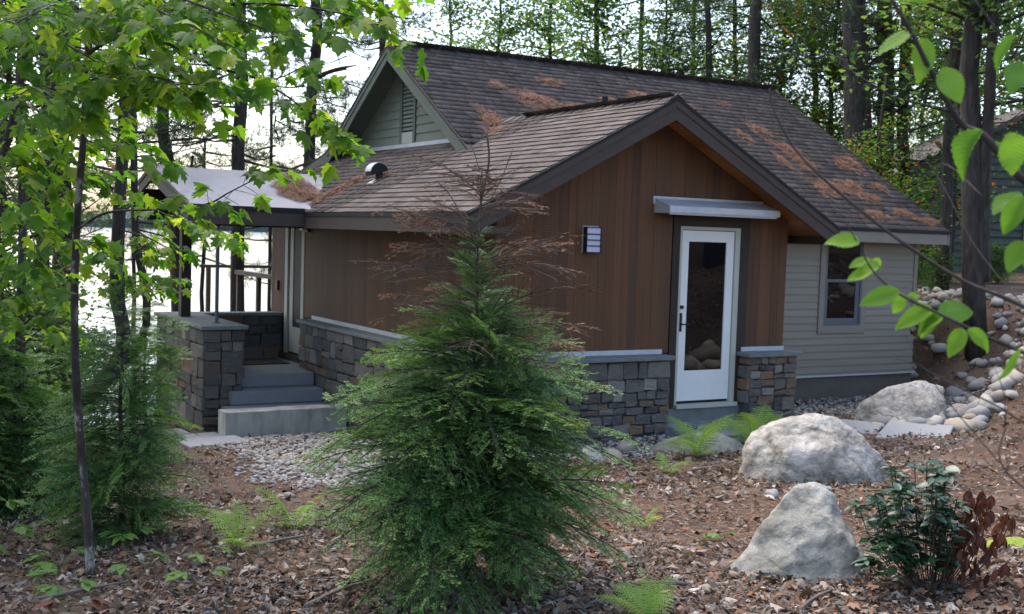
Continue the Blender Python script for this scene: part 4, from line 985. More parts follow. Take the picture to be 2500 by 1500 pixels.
# ------------------------------------------------------------------ maple saplings at the left
def sapling(name, label, stem, r0, branches, seed, leaf=.11, group=None, keep=240, spacing=.10, red=0, twig_len=(.08, .3), stuff_leaf=None, bark='bark_smooth', droop=.55, leafy_from=.2, mat=None):
    rng = np.random.default_rng(seed); stem = [np.array(p, float) for p in stem]
    t = thing(name, stem[0], label, 'tree', group)
    sp = smooth_path(stem, 5)
    tree_tube(sp, r0, r0*.55, 8, .06, seed).build('trunk', MT[bark], t, True)
    leaves = []; br = MB()
    def add_leaf(p, d, s):
        nonlocal br
        lift = np.array([0, 0, -droop])+rng.normal(0, .22, 3); dd = nrm(nrm(d)*.75+lift)
        pet = p+nrm(d*.6+np.array([0, 0, -.2]))*s*.45
        br.tube([p, pet], .0009, 3, cap=False)
        # blade mostly faces up and toward open light
        zu = np.array([0, 0, 1.0])+rng.normal(0, .38, 3)
        leaves.append((pet, leafR(dd, zu), s*rng.uniform(.7, 1.2)))
    for b in branches:
        br = MB(); pts, rb = smooth_path(b[0], 5), b[1]
        n = len(pts); br.tube(pts, [rb*(1-.8*i/(n-1)) for i in range(n)], 5)
        seg = np.linalg.norm(np.diff(np.array(pts), axis=0), axis=1); cum = np.concatenate([[0], np.cumsum(seg)]); Lb = cum[-1]
        s = Lb*(b[2] if len(b) > 2 else leafy_from)
        while s < Lb:
            i = min(np.searchsorted(cum, s), n-1); i = max(i, 1); f = (s-cum[i-1])/(seg[i-1]+1e-9)
            p = pts[i-1]+(pts[i]-pts[i-1])*f; tdir = nrm(pts[i]-pts[i-1])
            for sd in (-1, 1):
                lat = nrm(np.cross((0, 0, 1), tdir)+rng.normal(0, .25, 3))*sd
                d = nrm(tdir*.55+lat*.8+np.array([0, 0, rng.uniform(-.35, .25)])); l2 = rng.uniform(*twig_len)*(1-.5*s/Lb)
                e = p+d*l2+np.array([0, 0, -.12*l2]); br.tube([p, (p+e)/2+np.array([0, 0, .02*l2]), e], .0016, 3, cap=False)
                add_leaf(e, d, leaf); add_leaf(e, nrm(d+lat*.9), leaf*.9)
                if l2 > .14: add_leaf((p+e)/2, nrm(d*.3+lat), leaf*.9); add_leaf((p+e)/2, nrm(d*.3-lat), leaf*.85)
            s += spacing*rng.uniform(.7, 1.5)
        add_leaf(pts[-1], nrm(pts[-1]-pts[-2]), leaf)
        br.build('branch', MT[bark], t, True)
    leaves.sort(key=lambda q: np.linalg.norm(q[0]-CAM))
    for k, (p, R, s) in enumerate(leaves[:keep]):
        mset = MAPLE_RED if rng.random() < red else MAPLE_ME
        obj('leaf', mset[k % 3], None, t, mat4(p, R, s))
    rest = leaves[keep:]
    if rest:
        me = scatter_mesh('foliage', MAPLE, [q[0] for q in rest], np.array([q[1] for q in rest]), np.array([q[2] for q in rest]), rng, smooth=True)
        tag(obj('foliage', me, mat or MT['maple'], t), kind='stuff')
    return t
A = at
def ground_at(px, py, z=None):
    r = A(px, py, 1)-CAM; ts = np.linspace(2, 80, 8000); P = CAM+r[None]*ts[:, None]
    i = np.nonzero(P[:, 2] < terr(P[:, 0], P[:, 1]))[0]
    return P[i[0]]

gC = ground_at(224, 1412)
dC = np.linalg.norm(gC-CAM)
stemC = [gC-np.array([0, 0, .05]), A(207, 1190, dC), A(191, 1010, dC-.05), A(182, 800, dC-.1), A(187, 560, dC-.2), A(206, 300, dC-.3), A(219, 60, dC-.4), A(226, -220, dC-.5), A(240, -500, dC-.4)]
brC = [([A(219, 60, 6.4), A(300, 75, 6.2), A(420, 112, 5.9), A(530, 165, 5.7), A(620, 190, 5.5), A(720, 250, 5.3), A(800, 335, 5.2)], .012, .1),
       ([A(215, 130, 6.4), A(330, 60, 6.0), A(470, 20, 5.6), A(640, 10, 5.3), A(790, 25, 5.1), A(920, 60, 5.0), A(1010, 110, 4.9)], .011, .1),
       ([A(222, 0, 6.3), A(360, -60, 6), A(560, -70, 5.6), A(760, -60, 5.3), A(960, -40, 5.1)], .011, .25),
       ([A(205, 310, 6.5), A(300, 240, 6.2), A(400, 215, 6), A(480, 240, 5.9), A(530, 285, 5.8)], .008, .15),
       ([A(218, 60, 6.4), A(260, 20, 5.9), A(330, 10, 5.4), A(420, 40, 5.0), A(520, 90, 4.8), A(600, 130, 4.7)], .008, .1),
       ([A(224, -60, 6.3), A(330, -40, 5.7), A(450, 0, 5.3), A(560, 40, 5.1), A(680, 90, 5.0), A(760, 170, 4.9)], .009, .15),
       ([A(224, -80, 6.3), A(420, -90, 5.7), A(640, -50, 5.3), A(820, -10, 5.1), A(930, 30, 5.0)], .009, .3),
       ([A(212, 200, 6.4), A(270, 180, 6.0), A(360, 185, 5.6), A(450, 205, 5.4), A(540, 210, 5.3)], .007, .1),
       ([A(219, 50, 6.4), A(150, 10, 6.0), A(90, 30, 5.6), A(30, 60, 5.3)], .007, .1),
       ([A(205, 300, 6.4), A(150, 230, 6.0), A(90, 210, 5.7), A(40, 240, 5.5)], .006, .1),
       ([A(730, 265, 5.3), A(790, 290, 5.3), A(830, 330, 5.3), A(860, 360, 5.3)], .004, .05),
       ([A(190, 560, 6.6), A(260, 520, 6.4), A(380, 512, 6.1), A(500, 500, 5.9), A(560, 470, 5.8), A(620, 440, 5.7), A(690, 415, 5.6)], .008, .5)]
sapling('maple_sapling', 'thin maple with pale lichened stem and bright yellow green leaves at left', stemC, .026, brC, 3, leaf=.083, keep=295, spacing=.072)
gB = ground_at(36, 1255); dB = np.linalg.norm(gB-CAM)
stemB = [gB-np.array([0, 0, .05]), A(46, 1000, dB), A(52, 720, dB), A(56, 490, dB), A(46, 300, dB-.1), A(52, 100, dB-.2), A(60, -160, dB-.3), A(70, -420, dB-.3)]
brB = [([A(56, 500, 8.8), A(120, 440, 8.4), A(170, 330, 8.1), A(200, 260, 7.9)], .009, .3),
       ([A(52, 660, 8.8), A(110, 600, 8.5), A(200, 590, 8.3), A(290, 640, 8)], .008, .25),
       ([A(50, 250, 8.6), A(120, 180, 8.2), A(230, 160, 7.8), A(360, 190, 7.4), A(480, 230, 7.1)], .010, .1),
       ([A(50, 120, 8.6), A(150, 60, 8.2), A(280, 40, 7.8), A(420, 70, 7.4), A(560, 90, 7.0)], .010, .1),
       ([A(50, 180, 8.6), A(140, 250, 8.4), A(240, 310, 8.2), A(330, 360, 8.0), A(420, 400, 7.9)], .009, .1),
       ([A(52, 60, 8.6), A(160, 110, 8.3), A(300, 130, 8.0), A(450, 170, 7.7), A(600, 230, 7.5)], .010, .1),
       ([A(54, 560, 8.8), A(20, 640, 8.5), A(-10, 720, 8.3)], .006, .2),
       ([A(52, 760, 8.8), A(0, 740, 8.5), A(-40, 760, 8.4)], .006, .2), ([A(50, 850, 8.8), A(110, 800, 8.6), A(170, 820, 8.4)], .006, .2), ([A(54, 600, 8.8), A(100, 680, 8.6), A(150, 720, 8.5)], .006, .2), ([A(50, 220, 8.7), A(110, 300, 8.6), A(150, 400, 8.5), A(140, 480, 8.5)], .006, .2),
       ([A(46, 320, 8.7), A(-20, 260, 8.3), A(-80, 230, 8)], .008, .1),
       ([A(54, 420, 8.7), A(130, 390, 8.6), A(250, 420, 8.6), A(340, 470, 8.5)], .007, .15)]
sapling('maple_sapling', 'dark slim maple stem nearest the left edge with low leafy limbs', stemB, .038, brB, 4, leaf=.11, keep=260, spacing=.1, bark='bark')
gA = ground_at(-30, 1330)
stemA = [gA-np.array([0, 0, .05]), A(-25, 1000, 7.4), A(-15, 700, 7.3), A(0, 430, 7.2), A(30, 300, 7.1), A(50, 200, 7.1), A(66, 80, 7.0), A(85, -90, 6.9), A(110, -350, 6.9)]
brA = [([A(40, 250, 7.1), A(-10, 330, 6.6), A(10, 420, 6.2), A(60, 480, 6.0)], .007, .3),
       ([A(62, 100, 7.0), A(120, 90, 6.6), A(200, 130, 6.2), A(290, 180, 5.9), A(380, 150, 5.6)], .008, .1),
       ([A(68, 60, 7.0), A(10, 0, 6.5), A(-40, 60, 6.2)], .008, .1),
       ([A(0, 430, 7.2), A(60, 520, 6.8), A(90, 610, 6.6), A(140, 690, 6.5)], .006, .3)]
sapling('maple_sapling', 'leaning maple stem curving in from the left edge', stemA, .03, brA, 5, leaf=.098, keep=200, spacing=.08, bark='bark')
# the horizontal bough that hangs in front of the porch corner
stemD = [np.array(gpt(-4.9, 1.2)), A(275, 900, 11.6), A(283, 700, 11.5), A(292, 500, 11.4), A(303, 300, 11.3), A(312, 100, 11.2), A(318, -150, 11.1)]
brD = [([A(290, 520, 11.4), A(340, 500, 11), A(420, 530, 10.6), A(500, 550, 10.3), A(560, 575, 10.0)], .012, .25),
       ([A(288, 560, 11.4), A(360, 580, 11), A(420, 610, 10.7), A(450, 600, 10.5)], .010, .3),
       ([A(286, 720, 11.5), A(330, 690, 11.2), A(380, 690, 11), A(400, 680, 10.9)], .008, .35),
       ([A(286, 620, 11.5), A(230, 580, 11.2), A(170, 590, 11)], .010, .3)]
sapling('maple_sapling', 'dark trunked maple whose green bough hangs before the porch corner', stemD, .075, brD, 6, leaf=.115, keep=150, spacing=.13, twig_len=(.1, .3), bark='bark')
stemE = [np.array(gpt(-4.55, 1.6)), A(338, 850, 12.2), A(330, 560, 12.1), A(326, 300, 12.0), A(322, 60, 11.9), A(320, -200, 11.9)]
brE = [([A(330, 560, 12.1), A(380, 600, 12), A(410, 690, 11.9)], .008, .2), ([A(327, 420, 12.1), A(270, 390, 12), A(220, 400, 11.8)], .01, .4),
       ([A(334, 700, 12.1), A(390, 680, 12), A(440, 700, 12)], .007, .1)]
sapling('maple_sapling', 'narrow dark maple trunk just left of the porch with a few red leaves', stemE, .045, brE, 12, leaf=.11, keep=60, spacing=.14, red=.25, bark='bark')
stemF = [np.array(gpt(-5.4, 2.6)), A(100, 900, 13.6), A(110, 700, 13.5), A(118, 450, 13.4), A(130, 200, 13.3)]
brF = [([A(112, 700, 13.5), A(180, 660, 13.2), A(240, 700, 13)], .01, .1), ([A(115, 560, 13.5), A(60, 520, 13.2), A(0, 560, 13)], .01, .1),
       ([A(116, 500, 13.4), A(200, 450, 13.2), A(280, 440, 13)], .01, .1), ([A(105, 800, 13.5), A(170, 790, 13.2), A(220, 830, 13)], .008, .1), ([A(105, 820, 13.5), A(40, 780, 13.2), A(-20, 800, 13)], .008, .1),
       ([A(125, 330, 13.4), A(200, 300, 13.2), A(280, 330, 13)], .01, .1), ([A(125, 300, 13.4), A(60, 250, 13.2), A(0, 300, 13)], .01, .1)]
sapling('maple_sapling', 'bushy maple between the big pine and the thin stems with orange tinged leaves', stemF, .05, brF, 13, leaf=.11, keep=120, spacing=.34, red=.12, twig_len=(.12, .5), bark='bark')

# ------------------------------------------------------------------ foreground branches at the right
gS = np.array([A(2720, 1500, 2.55)[0], A(2720, 1500, 2.55)[1], 0]); gS[2] = tz(gS[0], gS[1])
bsap = thing('birch_sapling', gS, 'leafy twigs of a birch sapling with serrate leaves at the right edge', 'tree')
S0 = A(2720, 900, 2.5)
tree_tube(smooth_path([gS-np.array([0, 0, .05]), A(2720, 1200, 2.5), S0, A(2690, 560, 2.5), A(2660, 200, 2.55), A(2640, -150, 2.6)]), .011, .004, 8).build('trunk', MT['bark_smooth'], bsap, True)
twigs = [([A(2690, 560, 2.5), A(2500, 440, 2.45), A(2405, 335, 2.45), A(2345, 300, 2.45), A(2280, 190, 2.42), A(2225, 80, 2.4), A(2165, -20, 2.4)], .009, .0035),
         ([A(2720, 900, 2.5), A(2510, 755, 2.5), A(2350, 685, 2.5), A(2200, 590, 2.5), A(2060, 480, 2.5), A(1945, 370, 2.5), A(1887, 265, 2.5), A(1880, 215, 2.5)], .005, .0012),
         ([A(2715, 960, 2.5), A(2500, 862, 2.45), A(2400, 818, 2.42), A(2290, 765, 2.4), A(2190, 715, 2.4), A(2130, 660, 2.4), A(2095, 595, 2.4), A(2050, 520, 2.4)], .0042, .001),
         ([A(2718, 1130, 2.5), A(2505, 1035, 2.5), A(2440, 995, 2.5), A(2300, 925, 2.5), A(2240, 892, 2.5), A(2177, 873, 2.5)], .0028, .0008),
         ([A(2700, 1300, 2.5), A(2505, 1195, 2.5), A(2440, 1120, 2.5), A(2455, 1040, 2.5), A(2450, 960, 2.5), A(2430, 900, 2.5)], .0022, .0006),
         ([A(2440, 1130, 2.5), A(2330, 1000, 2.5), A(2255, 900, 2.5), A(2205, 810, 2.5)], .0014, .0005),
         ([A(2670, 320, 2.55), A(2520, 190, 2.55), A(2445, 90, 2.55), A(2380, 0, 2.55)], .0032, .0016),
         ([A(2400, 480, 2.48), A(2300, 400, 2.6), A(2230, 470, 2.7), A(2180, 480, 2.75)], .0015, .0006),
         ([A(2345, 300, 2.45), A(2310, 160, 2.5), A(2290, 60, 2.5), A(2275, -40, 2.5)], .0018, .0007),
         ([A(2505, 755, 2.5), A(2380, 600, 2.6), A(2300, 450, 2.7), A(2220, 330, 2.8)], .0014, .0006),
         ([A(2690, 520, 2.5), A(2540, 480, 2.5), A(2490, 440, 2.5)], .003, .002),
         ([A(2690, 600, 2.5), A(2560, 520, 2.42), A(2480, 500, 2.4), A(2420, 540, 2.4)], .003, .001)]
for pts, ra, rb in twigs: tree_tube(smooth_path(pts, 6), ra, rb, 6).build('branch', MT['twig_dark'], bsap, True)
# leaves: photo position of the stalk end, tip direction, size
LV = [(2230, 85, -200, 150), (2255, 95, 100, 150), (2300, 165, 70, 130), (2262, 5, -165, 130), (2330, 5, -40, 85), (2480, 90, 130, 120), (2490, 150, 115, 120), (2395, 315, 120, 165), (2460, 325, 75, 150), (2425, 350, 35, 130),
      (2490, 470, 150, 125), (2500, 480, 115, 140), (2500, 590, 120, 110), (2098, 597, -165, 115), (2125, 632, 160, 75), (2128, 636, 25, 70), (2148, 655, 165, 120), (2195, 712, 165, 125), (2200, 716, 100, 85), (2215, 722, 20, 60),
      (2270, 752, 155, 130), (2280, 762, 110, 95), (2290, 765, -5, 135), (2300, 770, 150, 95), (2350, 805, 125, 120), (2360, 808, 35, 105), (2490, 850, 115, 130), (2496, 600, 80, 90)]
rl = random.Random(9)
for k, (px, py, ang, s) in enumerate(LV):
    p = A(px, py, 2.42+rl.uniform(-.05, .06)); a = RAD(ang)
    # 0 deg = right in the picture, 90 = down
    d = rt*math.cos(a)-up*math.sin(a)+fw*rl.uniform(-.45, .45)
    zu = -fw*1.0+np.array([0, 0, .9])+np.array([rl.gauss(0, .35), rl.gauss(0, .35), rl.gauss(0, .2)])
    obj('leaf', OV_ME[k % 4], None, bsap, mat4(p, leafR(d, zu), s*2.45/F*.67*np.array([rl.uniform(.75, 1.1), rl.uniform(.9, 1.1), rl.uniform(.8, 1.8)])))

# ------------------------------------------------------------------ forest trees
def diamond(f_): return np.array([(0, 0, 0), (-.3, .45, f_), (0, 1, -.1), (.3, .45, f_)]), np.array([(0, 3, 2, 1)])
FL = [diamond(.0), diamond(.16), diamond(-.12)]
def crown_leaves(seed, n, H_, R_, zlo, leaf=.10, clumps=46, base=None):
    """leaf clumps strung on limbs; local origin at the trunk foot"""
    base = base or FL; rng = np.random.default_rng(seed); P, br = [], MB()
    per = n//clumps
    for c in range(clumps):
        z = rng.uniform(zlo, H_); az_ = rng.uniform(0, 2*np.pi); rr = R_*rng.uniform(.35, 1)*(1-.5*((z-zlo)/(H_-zlo))**2)
        e = np.array([math.cos(az_)*rr, math.sin(az_)*rr, z]); s = np.array([0, 0, z-rr*.45])
        mid = (s+e)/2+np.array([0, 0, -.1*rr])+rng.normal(0, .1, 3)
        br.tube([s, mid, e], [.035*rr/R_+.006, .018, .004], 4, cap=False)
        f = rng.uniform(0, 1, per)**.6
        line = s[None]*(1-f[:, None])**2+2*mid[None]*(f*(1-f))[:, None]+e[None]*(f**2)[:, None]
        P.append(line+rng.normal(0, 1, (per, 3))*np.array([.42, .42, .22])*(.4+.6*f[:, None]))
    P = np.concatenate(P); n = len(P); R = rand_rots(n, rng, .7)
    return [(b[0]*leaf, b[1]) for b in base], P, R, rng.uniform(.7, 1.25, n), rng, br
def crown_mesh(name, seed, n, H_, R_, zlo, mat, leaf=.1, clumps=46):
    base, P, R, s, rng, br = crown_leaves(seed, n, H_, R_, zlo, leaf, clumps)
    rv = rng.uniform(0, 1, len(P))
    me1 = scatter_mesh(name, base, P, R, s, rng, rnd=rv)
    me1.materials.append(mat)
    me2 = br.mesh(name+'_limbs', True); me2.materials.append(MT['bark'])
    return me1, me2
DEC = [crown_mesh('crown', 200+i, 9500, 11, 2.9, 2.4, MT['tree_leaf'], .135, 80) for i in range(3)]
REDC = [crown_mesh('crown', 220+i, 8000, 9, 2.6, 2.0, MT['red_leaf'], .12, 60) for i in range(2)]
SHR = [crown_mesh('crown', 240+i, 6000, 2.4, 1.3, .3, MT['tree_leaf'], .1, 44) for i in range(2)]

def pine_crown(seed, H_, R_, zlo, nb=46, tufts=18, nn=24, nl=.15):
    rng = np.random.default_rng(seed); br = MB(); P, D = [], []
    for k in range(nb):
        z = zlo+(H_-zlo)*((k+rng.uniform(0, 1))/nb)**1.1; az_ = rng.uniform(0, 2*np.pi); L_ = R_*rng.uniform(.5, 1.05)*(1-.55*(z-zlo)/(H_-zlo))
        d = np.array([math.cos(az_), math.sin(az_), rng.uniform(-.12, .3)]); s = np.array([0, 0, z]); e = s+d*L_; mid = (s+e)/2+np.array([rng.normal(0, .15), rng.normal(0, .15), -.12*L_])
        br.tube(smooth_path([s, mid, e], 3), [.03, .025, .02, .015, .011, .008, .005][:7], 4, cap=False)
        for j in range(tufts):
            f = rng.uniform(.35, 1); p = s*(1-f)**2+2*mid*f*(1-f)+e*f*f
            off = rng.normal(0, 1, 3)*np.array([.32, .32, .12]); br.tube([p, p+off], .004, 3, cap=False); p = p+off
            ax_ = nrm(off+d*.3+np.array([0, 0, .3]))
            P.append(np.repeat(p[None], nn, 0)+rng.normal(0, .03, (nn, 3))); D.append(ax_*.55+rng.normal(0, .6, (nn, 3)))
    P, D = np.concatenate(P), np.concatenate(D)
    V, Fc = quad_needles(P, D, rng.uniform(.6, 1.1, len(P))*nl, .007, rng)
    me = mesh_np('pine_crown', V, Fc, np.repeat(np.repeat(rng.uniform(0, 1, len(P)//nn), nn), 4)); me.materials.append(MT['pine'])
    m2 = br.mesh('pine_limbs', True); m2.materials.append(MT['bark'])
    return me, m2
PINE = [pine_crown(300+i, 15, 3.0, 4.2) for i in range(3)]
PINE_LOW = [pine_crown(320+i, 13, 3.2, 2.6, nb=54) for i in range(2)]

def forest_tree(name, px, d, dia, label, crown=None, pxtop=None, H_=15, seed=0, scale=1, group='tall trees around the cabin', pyref=600, zoff=0, extra=None, bark='bark'):
    """px: column where the trunk meets the photo at row pyref, pxtop: column at row 0"""
    b = A(px, pyref, d); base = np.array([b[0], b[1], tz(b[0], b[1])-.1])
    if base[2] < LAKE+.2: base[2] = LAKE-.2
    dir_ = np.array([0, 0, 1.0])
    if pxtop is not None:
        t0 = A(pxtop, 0, d*1.005); v = t0-b; v = v-np.array([fw[0], fw[1], 0])*(v@np.array([fw[0], fw[1], 0])); dir_ = nrm(v)
    foot = b-dir_*((b[2]-base[2])/dir_[2])
    rr = random.Random(seed+int(px)); n = 14
    pts = [foot+dir_*(H_*i/(n-1))+np.array([rr.gauss(0, .035), rr.gauss(0, .035), 0])*(1 if i else 0) for i in range(n)]
    t = thing(name, foot, label, 'tree', group)
    tree_tube(pts, dia/2*1.12, dia/2*.45, 12, .06, seed).build('trunk', MT[bark], t, True)
    if crown is not None:
        M = Matrix.Translation(Vector(foot)+Vector((0, 0, zoff))) @ Matrix.Rotation(rr.uniform(0, 6.28), 4, 'Z') @ Matrix.Scale(scale, 4)
        tag(obj('crown', crown[0], None, t, M), kind='stuff'); tag(obj('limbs', crown[1], None, t, M), kind='stuff')
    for e in (extra or []):
        tree_tube(smooth_path([np.array(p) for p in e[0]], 5), e[1], e[2], 7).build('limb', MT['bark'], t, True)
    return t

def W_(px, d): return px*d/F     # photo width at a distance -> metres
# left of and behind the porch, against the lake
forest_tree('pine_tree', 150, 19, W_(52, 19), 'thick dark pine trunk rising behind the thin stems at far left', PINE[0], 142, seed=1)
forest_tree('pine_tree', 108, 22, W_(30, 22), 'grey trunk just left of the thick pine at far left', PINE[1], 96, seed=2)
forest_tree('pine_tree', 425, 21, W_(34, 21), 'leaning pine trunk directly behind the porch post', PINE[0], 372, seed=3, scale=.9, zoff=1.5)
forest_tree('pine_tree', 582, 22, W_(36, 22), 'straight pine trunk seen through the middle of the porch opening', PINE[2], 578, seed=4, scale=.95, zoff=1.5)
f5 = forest_tree('pine_tree', 745, 25, W_(34, 25), 'forked pine trunk between the porch roof and the tall gable', PINE[0], 762, seed=5, extra=[([A(765, 130, 25), A(785, 90, 25), A(820, 60, 25.2), A(850, 30, 25.5)], .09, .03), ([A(760, 195, 25), A(820, 170, 25), A(870, 160, 24.8)], .06, .015)])
forest_tree('pine_tree', 922, 27, W_(22, 27), 'slim pine trunk rising behind the peak of the tall gable', PINE_LOW[1], 925, seed=6, scale=.9)
forest_tree('pine_tree', 660, 26, W_(10, 26), 'thin distant pine between porch roof and gable', PINE[1], 655, seed=7, scale=.8, zoff=1.5)
# behind the main roof
for k, (px, d, wpx, pt, cr, lab, sc) in enumerate([
    (1452, 27, 15, 1453, DEC[0], 'slim grey trunk behind the roof, left of the roof pipe', .9),
    (1565, 30, 13, 1570, PINE[0], 'thin curved trunk behind the roof above the roof pipe', .9),
    (1728, 28, 17, 1728, PINE_LOW[0], 'straight trunk behind the ridge above the cedar gable peak', .85),
    (1800, 31, 12, 1802, DEC[1], 'thin trunk right beside the wide rough pine behind the ridge', .9),
    (1838, 27, 32, 1848, PINE[1], 'wide rough pine behind the right half of the ridge', .95),
    (1992, 30, 15, 1995, REDC[0], 'slender trunk beyond the right end of the ridge', .9)]):
    forest_tree('forest_tree', px, d, W_(wpx, d), lab, cr, pt, seed=20+k, pyref=200, scale=sc)
forest_tree('pine_tree', 2100, 25, W_(64, 25), 'massive dark pine trunk beyond the right end of the main roof', PINE_LOW[1], 2090, seed=31, pyref=300)
forest_tree('pine_tree', 2160, 27, W_(40, 27), 'dark trunk just right of the massive pine', PINE[2], 2172, seed=32, pyref=300)
forest_tree('maple_tree', 2205, 27.5, W_(27, 27.5), 'trunk half hidden behind the second dark pine with red flecked leaves', REDC[1], 2215, seed=33, pyref=300, scale=.9)
forest_tree('maple_tree', 2312, 24, W_(26, 24), 'leaning slim trunk in front of the green neighbouring house', REDC[0], 2352, seed=34, pyref=480, scale=.85, zoff=2.6)
forest_tree('maple_tree', 2382, 20, W_(46, 20), 'broad grey double trunk standing on the bank at right', DEC[2], 2388, zoff=2.5, seed=35, pyref=600, bark='bark', extra=[([A(2402, 690, 20), A(2400, 560, 20), A(2405, 400, 20), A(2418, 200, 20), A(2425, 0, 20), A(2430, -200, 20)], .11, .07)])
# crowns filling in behind the roof
for k, (px, d, cr, s, zoff, lab, nm) in enumerate([
    (1090, 34, DEC[1], .95, .3, 'leafy tree behind the main ridge nearest the tall gable', 'oak_tree'), (1210, 31, DEC[2], .85, 0, 'bright green tree behind the left half of the ridge', 'oak_tree'), (1330, 33, DEC[0], .95, 0, 'broad leafy tree behind the middle of the ridge', 'oak_tree'),
    (1610, 29, DEC[2], .7, -.2, 'low dark leafy tree behind the ridge over the cedar gable', 'oak_tree'), (1680, 36, DEC[1], 1.0, 0, 'far leafy tree showing between the trunks behind the ridge', 'oak_tree'), (1900, 29, REDC[1], .85, 0, 'maple with scattered red leaves over the right end of the ridge', 'maple_tree'),
    (2020, 27, REDC[0], .8, 0, 'red flecked maple above the sloping right edge of the roof', 'maple_tree'), (2150, 21, REDC[1], .5, -.3, 'small red leaved maple before the massive pine', 'maple_tree'), (2250, 38, DEC[0], 1, 0, 'green maple between the dark pines and the neighbouring house', 'maple_tree'), (2330, 27, REDC[1], .8, 2.4, 'green and red maple overhanging the neighbouring house', 'maple_tree'), (2490, 38, DEC[1], 1.1, 0, 'leafy tree at the right edge beyond the bank', 'oak_tree'),
    (330, 24, PINE[1], .7, 1.5, 'soft needled pine between the porch roof and the dark maple trunks', 'pine_tree'), (500, 25, PINE[0], .7, 1.5, 'soft needled pine low over the lake behind the porch roof', 'pine_tree'), (840, 27, PINE[1], .75, 1.5, 'wispy pine left of the tall gable against the sky', 'pine_tree'), (10, 17, DEC[0], .7, 0, 'dense green tree at the far left edge', 'oak_tree')]):
    forest_tree(nm, px, d, .16*s, lab, cr, None, H_=10*s, seed=60+k, scale=s, pyref=420, zoff=zoff, group='leafy trees behind the cabin')
# trees out of frame that shade the place and show in the door glass
for k, (x, y, cr, s) in enumerate([(9.0, -7.0, PINE[0], 1), (12.5, -10.5, DEC[0], 1), (7.2, -12.5, PINE[1], 1), (14, -4.5, DEC[1], 1), (3.0, -16, DEC[2], 1), (11.5, -14, PINE_LOW[0], 1), (16, -9, DEC[0], 1.1), (16, -16, PINE[2], 1.1), (-8.8, -6.5, DEC[1], .9), (-10, -1.5, DEC[0], 1), (-7.2, 1.8, DEC[2], 1.1), (-6.3, -.6, DEC[0], 1.0), (-9.5, 3.5, PINE_LOW[1], 1), (-12, 8, DEC[2], 1), (-8.2, 7.5, PINE_LOW[0], 1)]):
    t = thing('forest_tree', (x, y, tz(x, y)), 'tall tree standing outside the frame of the picture', 'tree', 'trees around the clearing outside the frame')
    tree_tube([(x, y, tz(x, y)-.1+h_) for h_ in np.linspace(0, 14, 8)], .24, .1, 12, .05).build('trunk', MT['bark'], t, True)
    M = Matrix.Translation((x, y, tz(x, y)+(1.9 if -8 < x < -6 else 0))) @ Matrix.Rotation(k*1.3, 4, 'Z') @ Matrix.Scale(s, 4)
    tag(obj('crown', cr[0], None, t, M), kind='stuff'); tag(obj('limbs', cr[1], None, t, M), kind='stuff')
# undergrowth
for k, (px, py, d, s, lab) in enumerate([(20, 880, 12.5, .8, 'green bush at far left below the maples'), (180, 880, 15.5, .6, 'leafy bush between the left trunks near the water'), (2290, 620, 24, .3, 'low shrub at the end of the clapboard wall'), (2440, 640, 27, .35, 'shrub in front of the neighbouring house'), (2255, 620, 27, .4, 'green shrub behind the corner of the cabin')]):
    b = A(px, py, d); z = tz(b[0], b[1]); t = thing('shrub', (b[0], b[1], z), lab, 'shrub', 'undergrowth shrubs')
    M = Matrix.Translation((b[0], b[1], z)) @ Matrix.Rotation(k*2., 4, 'Z') @ Matrix.Scale(s, 4)
    tag(obj('foliage', SHR[k % 2][0], None, t, M), kind='stuff'); tag(obj('stems', SHR[k % 2][1], None, t, M), kind='stuff')
# ------------------------------------------------------------------ neighbouring house
b = A(2430, 640, 33); nz0 = tz(b[0], b[1])-.2
nb = thing('neighbor_house', (b[0], b[1], nz0), 'grey green clapboard house among the trees at right', 'house')
o_ = np.array([b[0], b[1]]); U_ = np.array([rt[0], rt[1]]); U_ /= np.linalg.norm(U_); N2 = np.array([-fw[0], -fw[1]]); N2 /= np.linalg.norm(N2)
def npnt(u, z, dpt=0): q = o_+U_*u+N2*dpt; return (q[0], q[1], nz0+z)
MB().prism([npnt(-2.7, 0, -.05), npnt(4.5, 0, -.05), npnt(4.5, 4.4, -.05), npnt(.9, 4.4, -.05), npnt(-2.7, 2.55, -.05)], tuple(np.append(-N2*5, 0))).build('wall', MT['neighbor'], nb)
z = 0
while z < 4.3:
    u0 = -2.7 if z < 2.5 else -2.7+(z-2.5)/(4.4-2.55)*3.6
    MB().prism([npnt(u0, z, -.049), npnt(u0, z, 0.012), npnt(u0, z+.19, -.03), npnt(u0, z+.19, -.049)], tuple(np.append(U_*(4.5-u0), 0))).build('clapboard', MT['neighbor'], nb); z += .19
MB().prism([npnt(-3.05, 2.42, .35), npnt(.9, 4.45, .35), npnt(.9, 4.6, .35), npnt(-3.05, 2.57, .35)], tuple(np.append(-N2*5.6, 0))).build('roof', MT['shingle'], nb)
MB().prism([npnt(.9, 4.45, .35), npnt(4.9, 2.42, .35), npnt(4.9, 2.57, .35), npnt(.9, 4.6, .35)], tuple(np.append(-N2*5.6, 0))).build('roof', MT['shingle'], nb)
for (u0, u1, z0, z1) in ((-1.35, -.95, 1.5, 2.35), (.75, 1.7, 1.1, 2.0)):
    f_ = MB().prism([npnt(u0-.08, z0-.08, .02), npnt(u1+.08, z0-.08, .02), npnt(u1+.08, z1+.08, .02), npnt(u0-.08, z1+.08, .02)], tuple(np.append(N2*.03, 0))).build('window', MT['olive_siding'], nb)
    MB().prism([npnt(u0, z0, .045), npnt(u1, z0, .045), npnt(u1, z1, .045), npnt(u0, z1, .045)], tuple(np.append(N2*.012, 0))).build('pane', MT['glass'], f_)

